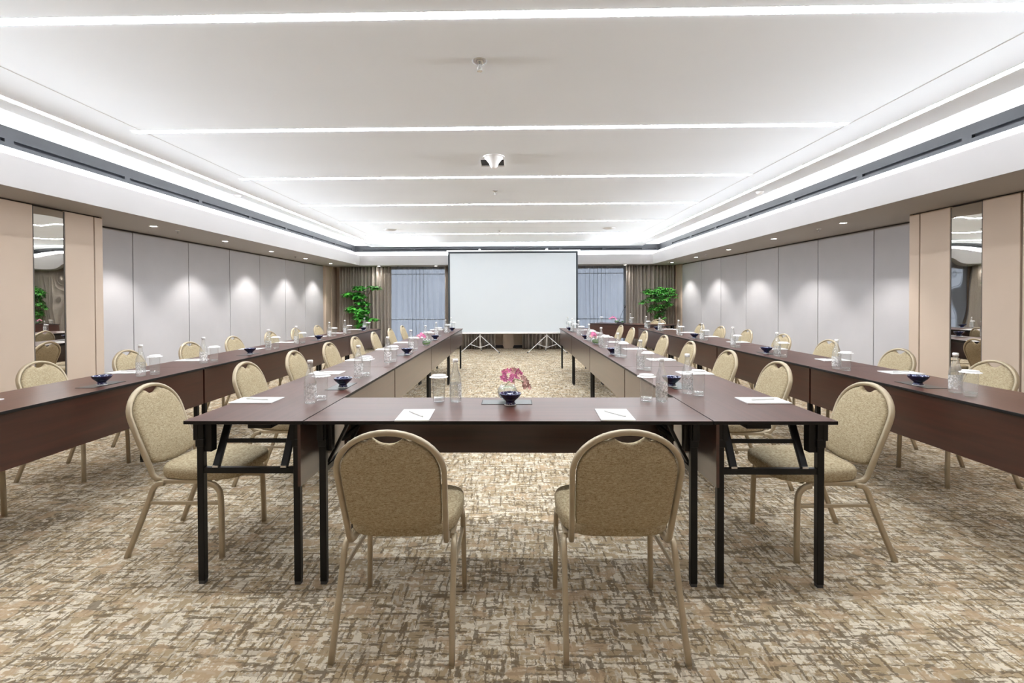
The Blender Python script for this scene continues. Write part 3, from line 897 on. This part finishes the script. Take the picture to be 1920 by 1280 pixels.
    for s in (-1, 1):
        bm = bmesh.new()
        sweep(bm, smooth_path([(s * .204, .165, .372), (s * .205, .195, .366), (s * .206, .220, .345), (s * .207, .232, .31), (s * .209, .237, .20), (s * .212, .240, .006)], 4), .021, .026, (1, 0, 0), 10, 4)
        obj('leg', bm, M['chair_metal'], t, True)
        bm = bmesh.new()
        sweep(bm, smooth_path([(s * .204, -.055, .372), (s * .205, -.085, .368), (s * .206, -.108, .345), (s * .207, -.128, .29), (s * .209, -.175, .17), (s * .213, -.240, .006)], 4), .021, .026, (1, 0, 0), 10, 4)
        obj('leg', bm, M['chair_metal'], t, True)
        bm = bmesh.new(); sweep(bm, [(s * .207, -.125, .275), (s * .207, .232, .275)], .012, .018, (1, 0, 0), 8, 5)
        obj('stretcher', bm, M['chair_metal'], t)
        for y in (.240, -.240):
            bm = bmesh.new(); box(bm, s * .213 - .008, s * .213 + .008, y - .012, y + .012, 0, .008); obj('foot_cap', bm, M['chair_metal'], t)
    return t
ch0 = make_chair(); chfirst = True
def chair(x, y, rz, label, group):
    global chfirst
    if chfirst:
        chfirst = False; ch0.location = (x, y, 0); ch0.rotation_euler = (0, 0, rz); ch0['label'] = label; ch0['group'] = group; return ch0
    return dup(ch0, (x, y, 0), rz, label, group)
J = random.Random(3)
chair(-.430, 1.975, 0.0, 'beige banquet chair seen from behind, left of the two at the front table', 'chairs at the front of the inner U')
chair(.397, 1.985, 0.0, 'beige banquet chair seen from behind, right of the two at the front table', 'chairs at the front of the inner U')
for k, y in enumerate([2.67, 3.62, 4.43, 5.30, 6.15, 7.05, 7.97, 8.85]):
    chair(-1.687 + J.uniform(-.01, .01), y, -PI / 2 + (0 if k == 0 else J.uniform(-.03, .03)), 'beige banquet chair on the outside of the left inner arm, %s from the camera' % ORD[k], 'chairs along the left inner arm')
for k, y in enumerate([2.665, 3.58, 4.39, 5.35, 6.27, 7.15, 7.95, 8.75]):
    chair(1.615 + J.uniform(-.01, .01), y, PI / 2 + (0.03 if k == 0 else J.uniform(-.03, .03)), 'beige banquet chair on the outside of the right inner arm, %s from the camera' % ORD[k], 'chairs along the right inner arm')
for k, y in enumerate([2.71, 3.69, 4.55, 5.42, 6.30, 7.25, 8.12, 9.05]):
    chair(-3.285 + J.uniform(-.01, .01), y, -PI / 2 + J.uniform(-.03, .03), 'beige banquet chair by the left wall behind the outer row, %s from the camera' % ORD[k], 'chairs along the left wall')
for k, y in enumerate([3.63, 4.50, 5.50, 6.42, 7.40, 8.33, 9.22]):
    chair(3.165 + J.uniform(-.01, .01), y, PI / 2 + J.uniform(-.03, .03), 'beige banquet chair by the right wall behind the outer row, %s from the camera' % ORD[k], 'chairs along the right wall')
cx_, cy_, _ = desk(.62, -.22)
chair(cx_, cy_, DESK_R, 'beige banquet chair behind the angled head table in the far right corner', 'chairs at the head table')

# ================================================================== TABLE SETTING
ZT = .7505
def make_bottle():
    t = thing('water_bottle', '', 'bottle')
    bm = bmesh.new()
    lathe(bm, [(0, .001), (.025, 0), (.0292, .004), (.0303, .012), (.0306, .060), (.0306, .108), (.0290, .124), (.0238, .144), (.0172, .163), (.0128, .180), (.0118, .198), (.0118, .206), (0, .206)], 28)
    g = obj('glass_body', bm, M['bottle'], t, True)
    bm = bmesh.new(); lathe(bm, [(.0309, .022), (.0309, .098)], 28, cap0=False, cap1=False)
    for f in [f for f in bm.faces if f.calc_center_median().x < -.02]: bm.faces.remove(f)
    obj('printed_label', bm, M['print'], t, True)
    bm = bmesh.new(); lathe(bm, [(.0122, .2065), (.0140, .2065), (.0143, .214), (.0138, .222), (.012, .2235), (0, .2235)], 24, cap0=True); obj('cap', bm, M['cap'], t, True)
    return t
def make_glass():
    t = thing('drinking_glass', '', 'glass')
    bm = bmesh.new()
    lathe(bm, [(0, .001), (.026, 0), (.0295, .004), (.0305, .02), (.0325, .08), (.0335, .132), (.0328, .1335)], 28, cap1=False)
    lathe(bm, [(0, .019), (.020, .0195), (.0272, .023), (.0285, .0225), (.0285, .017), (.025, .014), (0, .0135)], 28)
    obj('tumbler', bm, M['glass'], t, True)
    bm = bmesh.new()
    n = 32; c1 = bm.verts.new((0, 0, .1405)); r1 = []; r2 = []; r3 = []
    for i in range(n):
        a = 2 * PI * i / n; k = 1 + .04 * math.cos(i * PI)
        r1.append(bm.verts.new((.036 * math.cos(a), .036 * math.sin(a), .1400)))
        r2.append(bm.verts.new((.0365 * math.cos(a), .0365 * math.sin(a), .1345)))
        r3.append(bm.verts.new((.0475 * k * math.cos(a), .0475 * k * math.sin(a), .1285 + .0012 * math.cos(i * PI))))
    for i in range(n):
        j = (i + 1) % n
        bm.faces.new((c1, r1[i], r1[j])); bm.faces.new((r1[i], r2[i], r2[j], r1[j])); bm.faces.new((r2[i], r3[i], r3[j], r2[j]))
    o = obj('paper_cover', bm, M['paper'], t)
    s = o.modifiers.new('thick', 'SOLIDIFY'); s.thickness = .0008; s.offset = 1
    return t
def make_bowl():
    t = thing('mint_bowl', '', 'bowl')
    bm = bmesh.new()
    lathe(bm, [(0, .002), (.021, .002), (.0275, 0), (.029, .004), (.024, .012), (.0225, .020), (.034, .030), (.049, .044), (.056, .057), (.0565, .0595), (.0545, .0595), (.047, .048), (.030, .036), (.010, .031), (0, .030)], 40)
    b = obj('bowl_body', bm, M['bowl'], t, True)
    bm = bmesh.new(); lathe(bm, [(.0282, .0005), (.0296, .002), (.0293, .0048), (.0278, .0052)], 40, cap0=False, cap1=False); obj('foot_ring', bm, M['cap'], t, True)
    return t
def make_pad():
    t = thing('notepad', '', 'notepad')
    bm = bmesh.new(); box(bm, -.075, .075, -.112, .112, 0, .005); obj('paper_stack', bm, M['paper'], t)
    return t
def make_pen():
    t = thing('pen', '', 'pen')
    bm = bmesh.new(); sweep(bm, [(-.065, 0, .0042), (.055, 0, .0042), (.063, 0, .0042), (.069, 0, .0042)], .0078, .0078, (0, 1, 0), 10)
    obj('barrel', bm, M['pen'], t, True)
    bm = bmesh.new(); box(bm, -.062, -.025, -.001, .001, .0082, .0096); obj('clip', bm, M['steel'], t)
    return t
protos = {}
def place(kind, maker, loc, rz, label, group, scale=None):
    if kind not in protos:
        t = maker(); protos[kind] = t
        t.location = loc; t.rotation_euler = (0, 0, rz); t['label'] = label; t['group'] = group
        return t
    return dup(protos[kind], loc, rz, label, group)
def bottle(x, y, label, group='water bottles', z=ZT): return place('b', make_bottle, (x, y, z), J.uniform(0, 6), label, group)
def glass(x, y, label, group='covered drinking glasses', z=ZT): return place('g', make_glass, (x, y, z), J.uniform(0, 6), label, group)
def bowl(x, y, label, group='blue mint bowls', z=ZT): return place('w', make_bowl, (x, y, z), J.uniform(0, 6), label, group)
def pad(x, y, rz, label, plabel, group='notepads', pen=True, prz=.6):
    place('p', make_pad, (x, y, ZT), rz, label, group)
    place('n', make_pen, (x, y, ZT + .0052), rz + prz, plabel, 'pens on the notepads')
def grommet(x, y, rz, label):
    t = thing('cable_box', label, 'cable box', (x, y, .7502), rz, 'cable boxes in the tabletops')
    bm = bmesh.new(); box(bm, -.130, .130, -.058, .058, 0, .0014); obj('frame', bm, M['black_edge'], t)
    bm = bmesh.new(); box(bm, -.126, .126, -.054, .054, .0014, .0022); obj('lid', bm, M['grommet'], t)

# front table
pad(-.448, 2.298, .03, 'white notepad on the front table before the left chair', 'grey pen on the front table notepad at left', prz=-.95)
pad(.466, 2.305, -.04, 'white notepad on the front table before the right chair', 'grey pen on the front table notepad at right', prz=-.95)
glass(-.387, 2.614, 'covered glass on the front table, left of the vase')
bottle(-.300, 2.618, 'water bottle on the front table, left of the vase')
glass(.697, 2.622, 'covered glass on the front table, at the right')
bottle(.777, 2.628, 'water bottle on the front table, at the right')
grommet(-.031, 2.600, 0, 'grey cable box under the vase in the middle of the front table')
bowl(-.013, 2.523, 'blue bowl in front of the vase on the front table', z=.7526)

TBZ = .7526
# left inner arm
LB = [(-1.05, 2.575), (-1.062, 3.430), (-1.062, 4.240), (-1.064, 5.22), (-1.066, 6.12), (-1.085, 7.10), (-1.068, 7.98), (-1.10, 8.95)]
LP = [2.64, 3.645, 4.44, 5.40, 6.25, 7.1, 8.10, 8.95]
for k in range(8):
    x, y = LB[k]
    o = ORD[k] + ' from the camera'
    bottle(x, y, 'water bottle on the left inner arm, ' + o)
    glass(x + .028, y + .078, 'covered glass on the left inner arm, ' + o)
    pad(-1.362, LP[k], PI / 2 + .02 * math.sin(k * 3), 'white notepad on the left inner arm, ' + o, 'grey pen on a left inner arm notepad, ' + o, prz=-1.78)
for k, (y, yy) in enumerate([(3.03, 3.08), (4.88, 4.90), (6.68, 6.70), (8.55, 8.55)]):
    grommet(-1.06, yy, PI / 2, 'grey cable box in the left inner arm, %s from the camera' % ORD[k])
    bowl(-1.034, y, 'blue bowl on the left inner arm, %s from the camera' % ORD[k], z=TBZ)
# right inner arm
RB = [(.985, 2.845), (.972, 3.83), (.975, 4.66), (.986, 5.60), (.975, 6.42), (.985, 7.50), (.985, 8.28), (.99, 9.02)]
RP = [2.63, 3.61, 4.42, 5.38, 6.25, 7.1, 7.95, 8.75]
for k in range(8):
    x, y = RB[k]; o = ORD[k] + ' from the camera'
    bottle(x, y, 'water bottle on the right inner arm, ' + o)
    glass(x + .036, y - .074, 'covered glass on the right inner arm, ' + o)
    pad(1.30, RP[k], PI / 2 + .02 * math.sin(k * 2), 'white notepad on the right inner arm, ' + o, 'grey pen on a right inner arm notepad, ' + o, prz=-1.36)
for k, (y, yy) in enumerate([(2.99, 3.03), (4.86, 4.88), (6.63, 6.70), (8.5, 8.5)]):
    if k == 0: y = 3.06; yy = 3.10
    grommet(1.01, yy, PI / 2, 'grey cable box in the right inner arm, %s from the camera' % ORD[k])
    bowl(.965, y, 'blue bowl on the right inner arm, %s from the camera' % ORD[k], z=TBZ)
# outer left row
OLB = [(3.511, 3.59), (4.235, 4.323), (5.375, 5.445), (6.08, 6.20), (7.18, 7.25), (7.86, 7.93), (8.90, 8.98)]
for k, (y, yg) in enumerate(OLB):
    o = ORD[k] + ' from the camera'
    bottle(-2.645, y, 'water bottle on the outer left row, ' + o)
    glass(-2.600, y + .078, 'covered glass on the outer left row, ' + o)
for k, y in enumerate([2.60, 3.70, 4.45, 5.49, 6.33, 7.37, 8.12, 9.1]):
    pad(-2.885, y, PI / 2 + .03 * math.sin(k), 'white notepad on the outer left row, %s from the camera' % ORD[k], 'grey pen on an outer left row notepad, %s from the camera' % ORD[k], prz=-1.8)
for k, y in enumerate([3.13, 4.93, 6.70, 8.72]):
    grommet(-2.63, y + .02, PI / 2, 'grey cable box in the outer left row, %s from the camera' % ORD[k])
    bowl(-2.61, y, 'blue bowl on the outer left row, %s from the camera' % ORD[k], z=TBZ)
# outer right row
ORB = [2.86, 3.82, 4.67, 5.60, 6.50, 7.42, 8.36, 9.2]
for k, y in enumerate(ORB):
    o = ORD[k] + ' from the camera'
    bottle(2.487 if k == 0 else 2.44, y, 'water bottle on the outer right row, ' + o)
    glass(2.473 if k == 0 else 2.455, y - (.108 if k == 0 else .083), 'covered glass on the outer right row, ' + o)
for k, y in enumerate([2.45, 3.62, 4.38, 5.36, 6.2, 7.1, 8.0, 8.9]):
    pad(2.765, y, PI / 2 - .03 * math.sin(k), 'white notepad on the outer right row, %s from the camera' % ORD[k], 'grey pen on an outer right row notepad, %s from the camera' % ORD[k], prz=-1.35)
for k, y in enumerate([3.09, 4.91, 6.84, 8.6]):
    grommet(2.49, y + .02, PI / 2, 'grey cable box in the outer right row, %s from the camera' % ORD[k])
    bowl(2.464, y, 'blue bowl on the outer right row, %s from the camera' % ORD[k], z=TBZ)

# flowers -------------------------------------------------------------
def petal_flower(bm, c, nrm, r, rnd):
    nrm = Vector(nrm).normalized(); a = nrm.orthogonal().normalized(); b = nrm.cross(a)
    for k in range(5):
        an = 2 * PI * k / 5 + rnd.uniform(-.2, .2)
        d = a * math.cos(an) + b * math.sin(an); s = nrm.cross(d)
        p0 = Vector(c); rr = r * rnd.uniform(.85, 1.1)
        pts = [p0, p0 + d * rr * .45 + s * rr * .36 + nrm * rr * .12, p0 + d * rr * .9 + s * rr * .26 + nrm * rr * .22, p0 + d * rr * 1.02 + nrm * rr * .15,
               p0 + d * rr * .9 - s * rr * .26 + nrm * rr * .22, p0 + d * rr * .45 - s * rr * .36 + nrm * rr * .12]
        mid = p0 + d * rr * .55 + nrm * rr * .02
        v = [bm.verts.new(q) for q in pts]; mv = bm.verts.new(mid)
        for i in range(6): bm.faces.new((v[i], v[(i + 1) % 6], mv))
    # lip
    lathe(bm, [(0, 0), (r * .16, r * .05), (r * .12, r * .25), (0, r * .3)], 8, c=tuple(Vector(c) - Vector((0, 0, r * .1))))
def globe_vase(x, y, z, label, stem_pts, blooms, leaf_band, rz=0):
    t = thing('flower_vase', label, 'flower vase', (x, y, z), rz, 'orchid vases')
    bm = bmesh.new()
    o = [(0, .001), (.018, 0)] + [(.052 * math.sin(a), .046 - .046 * math.cos(a)) for a in [.45 + (2.45 - .45) * k / 12 for k in range(13)]]
    inn = [(r * .955 if r > .02 else r * .9, max(.004, zz * .97 + .0015)) for r, zz in reversed(o[1:])]
    lathe(bm, o + inn + [(0, .004)], 36); obj('globe', bm, M['vase'], t, True)
    bm = bmesh.new(); sweep(bm, smooth_path(stem_pts, 5), .003, .003, (0, 1, 0), 6); obj('stem', bm, M['stem'], t, True)
    rnd = random.Random(int(abs(x) * 1000) + 3)
    for (bx, by, bz, r, mt) in blooms:
        bm = bmesh.new(); petal_flower(bm, (bx, by, bz), (rnd.uniform(-.5, .5), -1 + rnd.uniform(-.2, .2), rnd.uniform(-.1, .6)), r, rnd)
        f = obj('blossom', bm, M[mt], t)
    bm = bmesh.new()
    if leaf_band:
        n = 24
        va = [];
        for i in range(n + 1):
            a = 2 * PI * i / n * .95; zz = .040 + .010 * math.sin(a)
            va.append((bm.verts.new((.044 * math.cos(a), .044 * math.sin(a), zz - .009)), bm.verts.new((.0455 * math.cos(a), .0455 * math.sin(a), zz + .009))))
        for p, q in zip(va, va[1:]): bm.faces.new((p[0], q[0], q[1], p[1]))
        obj('coiled_leaf', bm, M['vleaf'], t, True)
    else:
        pts = smooth_path([(-.03, .0, .055), (-.005, .005, .068), (.025, .0, .066), (.043, 0, .05)], 5)
        va = [(bm.verts.new(p + Vector((0, -.008, 0))), bm.verts.new(p + Vector((0, .012, .002)))) for p in pts]
        for p, q in zip(va, va[1:]): bm.faces.new((p[0], q[0], q[1], p[1]))
        obj('leaf', bm, M['vleaf'], t, True)
    bm = bmesh.new(); lathe(bm, [(0, .005), (.026, .006), (.040, .016), (.046, .028), (0, .0285)], 28); obj('water', bm, M['bottle'], t, True)
    return t
rb = random.Random(11)
bl = []
for i in range(30):
    a = rb.uniform(0, 2 * PI); q = rb.uniform(0, 1) ** .5
    bl.append((.022 + .046 * q * math.cos(a), rb.uniform(-.025, .025), .140 + .028 * q * math.sin(a), rb.uniform(.012, .018), 'pink' if i % 6 else 'pink_pale'))
bl += [(-.022, -.005, .118, .017, 'pink'), (-.010, -.01, .108, .016, 'pink'), (.028, 0, .098, .014, 'pink_pale')]
bl += [(.082, -.004, .118, .017, 'pink_pale'), (.098, 0, .098, .018, 'pink_pale'), (.108, .004, .080, .016, 'pink_pale'), (.088, .006, .085, .016, 'pink_pale'), (.118, 0, .064, .012, 'pink_pale'), (.094, 0, .068, .014, 'pink_pale')]
globe_vase(-.029, 2.642, .7526, 'glass globe vase with a bending pink orchid spray, in the middle of the front table',
           [(-.02, 0, .02), (-.012, 0, .07), (.01, 0, .098), (.045, 0, .110), (.075, 0, .100), (.10, 0, .085)], bl, False)
def side_blooms(seed, w, s):
    r_ = random.Random(seed); out = []
    for i in range(13):
        u = i / 12
        out.append((s * (-.01 - w * u) + r_.uniform(-.012, .012), r_.uniform(-.02, .02), .098 + .035 * math.sin(PI * u) + r_.uniform(-.012, .012), r_.uniform(.016, .023), 'pink' if i % 4 else 'pink_pale'))
    return out
globe_vase(-1.0, 5.80, ZT, 'glass globe vase with pink orchids and a coiled green leaf on the left inner arm', [(.01, 0, .02), (0, 0, .07), (-.04, 0, .115), (-.10, 0, .10)], side_blooms(1, .10, 1), True)
globe_vase(.985, 5.93, ZT, 'glass globe vase with pink orchids and a coiled green leaf on the right inner arm', [(.01, 0, .02), (0, 0, .07), (-.01, 0, .115), (-.03, 0, .12)], side_blooms(2, .05, 1), True)
x, y, z = desk(1.28, .20)
globe_vase(x, y, ZT, 'glass globe vase with pink orchids on the angled head table', [(.01, 0, .02), (0, 0, .07), (-.04, 0, .115), (-.10, 0, .10)], side_blooms(3, .16, 1), True)
# head table things
x, y, z = desk(1.66, .22); glass(x, y, 'covered glass on the angled head table, left of the orchids')
x, y, z = desk(.90, .22); glass(x, y, 'covered glass on the angled head table, right of the microphone')
x, y, z = desk(.97, .16); bottle(x, y, 'water bottle on the angled head table, right of the microphone')
x, y, z = desk(1.15, .30)
t = thing('gooseneck_microphone', 'black gooseneck microphone standing on the angled head table', 'microphone', (x, y, ZT), 0)
bm = bmesh.new(); box(bm, -.07, .07, -.06, .06, 0, .012); box(bm, -.06, .06, -.02, .05, .012, .035); obj('base', bm, M['mic'], t, bevel=.006)
bm = bmesh.new(); sweep(bm, smooth_path([(-.02, 0, .03), (.01, 0, .14), (.05, 0, .24), (.10, 0, .355)], 5), .008, .008, (0, 1, 0), 8); obj('gooseneck', bm, M['mic'], t, True)
bm = bmesh.new(); lathe(bm, [(0, -.025), (.016, -.02), (.022, 0), (.018, .02), (0, .028)], 16, c=(.108, 0, .372)); obj('head', bm, M['mic'], t, True)
x, y, z = desk(1.03, .40)
t = thing('desk_plant', 'low green centrepiece beside the microphone on the head table', 'plant', (x, y, ZT), 0)
bm = bmesh.new(); lathe(bm, [(0, 0), (.03, 0), (.038, .025), (.036, .03), (0, .028)], 20); obj('pot', bm, M['pot'], t, True)
bm = bmesh.new()
for i in range(26):
    a = rb.uniform(0, 6.28); r = rb.uniform(.03, .085); p = Vector((0, 0, .027)); q = Vector((r * math.cos(a), r * math.sin(a), .03 + rb.uniform(.0, .05)))
    s = (q - p).cross(Vector((0, 0, 1))).normalized() * .007; m_ = (p + q) / 2 + Vector((0, 0, .015))
    v = [bm.verts.new(k) for k in (p, m_ + s, q, m_ - s)]; bm.faces.new(v)
obj('leaves', bm, M['vleaf'], t)

# ================================================================== SCREEN
SY = 12.17
t = thing('projection_screen', 'large white projection screen with black border on two white tripods', 'projection screen', (.012, SY, 0))
x0, x1 = -1.573, 1.573
bm = bmesh.new(); box(bm, x0 + .045, x1 - .045, -.004, .0, .50, 2.412); obj('screen_fabric', bm, M['screen'], t)
bm = bmesh.new(); box(bm, x0, x0 + .045, -.006, .002, .50, 2.455); box(bm, x1 - .045, x1, -.006, .002, .50, 2.455); box(bm, x0 + .045, x1 - .045, -.006, .002, 2.412, 2.455); obj('black_border', bm, M['screen_border'], t)
bm = bmesh.new(); sweep(bm, [(x0 - .03, 0, 2.472), (x1 + .06, 0, 2.472)], .05, .034, (0, 1, 0), 12, 3); obj('top_case', bm, M['white'], t, True)
bm = bmesh.new(); sweep(bm, [(x0, 0, .482), (x1, 0, .482)], .030, .05, (0, 1, 0), 12, 3); obj('bottom_bar', bm, M['white'], t, True)
for sx in (-.805, .823):
    bm = bmesh.new(); sweep(bm, [(sx, .06, .10), (sx, .06, 2.50)], .03, .03, (1, 0, 0), 10); pst = obj('post', bm, M['white'], t, True)
    bm = bmesh.new(); lathe(bm, [(0, 0), (.028, .004), (.035, .02), (.02, .04), (0, .045)], 14, c=(sx, .06, 2.49)); obj('post_knob', bm, M['white'], pst, True)
    for an in (200, 340, 90):
        a = math.radians(an); fx, fy = .50 * math.cos(a), .50 * math.sin(a)
        if an == 90: fx, fy = 0, .42
        bm = bmesh.new(); sweep(bm, [(sx, .06, .42), (sx + fx, .06 + fy, .012)], .024, .014, (0, 1, 0) if an != 90 else (1, 0, 0), 8, 4); lg = obj('leg', bm, M['white'], t)
        bm = bmesh.new(); lathe(bm, [(0, 0), (.018, 0), (.016, .025), (0, .028)], 10, c=(sx + fx, .06 + fy, 0)); obj('rubber_foot', bm, M['rubber'], lg)
        bm = bmesh.new(); sweep(bm, [(sx, .06, .12), (sx + fx * .52, .06 + fy * .52, .21)], .014, .008, (0, 0, 1), 6); obj('strut', bm, M['white'], t)

# ================================================================== PLANTS
def leafquad(bm, p, d, n, ln, wd):
    d = d.normalized(); s = d.cross(n).normalized(); n2 = s.cross(d)
    pts = [p, p + d * ln * .35 + s * wd * .5, p + d * ln * .72 + s * wd * .38 - n2 * ln * .06, p + d * ln - n2 * ln * .16, p + d * ln * .72 - s * wd * .38 - n2 * ln * .06, p + d * ln * .35 - s * wd * .5]
    mids = [p + d * ln * .4 - n2 * ln * .05]
    v = [bm.verts.new(q) for q in pts]; m = bm.verts.new(mids[0])
    for i in range(6): bm.faces.new((v[i], v[(i + 1) % 6], m))
def plant(name, label, x, y, clusters, leafn, ln, wd, mat, seed, potr):
    rnd = random.Random(seed)
    t = thing(name, label, 'plant', (x, y, 0))
    bm = bmesh.new(); lathe(bm, [(0, 0), (potr * .75, 0), (potr, .30), (potr * 1.05, .33), (potr * .93, .33), (potr * .9, .30), (0, .295)], 28); obj('pot', bm, M['pot'], t, True)
    bm = bmesh.new(); lathe(bm, [(0, .297), (potr * .88, .301)], 24, cap1=False); obj('soil', bm, M['soil'], t)
    bm = bmesh.new()
    for (cx1, cy1, cz1, r, n) in clusters:
        sweep(bm, smooth_path([(rnd.uniform(-.03, .03), rnd.uniform(-.03, .03), .29), (cx1 * .2, cy1 * .2, .29 + (cz1 - .29) * .5), (cx1 * .7, cy1 * .7, cz1 - .12), (cx1, cy1, cz1)], 4), .018, .018, (1, 0, 0), 6)
    obj('trunk', bm, M['bark'], t, True)
    bm = bmesh.new()
    for (cx1, cy1, cz1, r, n) in clusters:
        for i in range(n):
            th = rnd.uniform(0, 2 * PI); ph = math.acos(rnd.uniform(-.4, 1)); q = rnd.uniform(.25, 1) ** .6
            dirv = Vector((math.sin(ph) * math.cos(th), math.sin(ph) * math.sin(th), .7 * math.cos(ph)))
            p = Vector((cx1, cy1, cz1)) + dirv * r * q
            for k in range(leafn):
                a = 2 * PI * k / leafn + rnd.uniform(-.3, .3)
                d = Vector((math.cos(a), math.sin(a), rnd.uniform(-.55, .1)))
                leafquad(bm, p, d, Vector((0, 0, 1)) + dirv * .3, ln * rnd.uniform(.7, 1.15), wd * rnd.uniform(.8, 1.1))
    obj('foliage', bm, mat, t)
    return t
plant('potted_tree', 'potted broad-leaved green plant in the far left corner before the taupe curtain', -3.88, 12.70,
      [(-.28, 0, 1.44, .13, 14), (0, -.03, 1.58, .15, 20), (.34, .02, 1.60, .13, 16), (-.05, .02, 1.38, .20, 28), (.06, 0, 1.20, .15, 20), (-.18, 0, 1.05, .18, 22), (.06, -.03, 1.0, .20, 28), (.0, 0, .84, .17, 24), (.02, .03, .68, .15, 18), (.0, -.03, .55, .13, 12), (.34, -.02, .80, .09, 6)],
      5, .135, .072, M['leafL'], 21, .17)
plant('potted_tree', 'potted fine-leaved green plant in the far right corner before the taupe curtain', 3.65, 12.68,
      [(-.20, 0, 1.46, .17, 34), (.05, 0, 1.48, .19, 40), (.30, 0, 1.48, .15, 26), (.37, 0, 1.36, .13, 18), (.22, .03, 1.15, .16, 20), (-.38, 0, 1.20, .09, 10), (-.10, 0, 1.28, .22, 46), (.15, 0, 1.28, .19, 34), (0, 0, 1.05, .22, 46), (.05, 0, 1.40, .20, 24), (-.15, 0, 1.0, .15, 14), (.08, 0, .85, .18, 26), (.0, 0, .68, .15, 18)],
      6, .085, .030, M['leafR'], 22, .17)
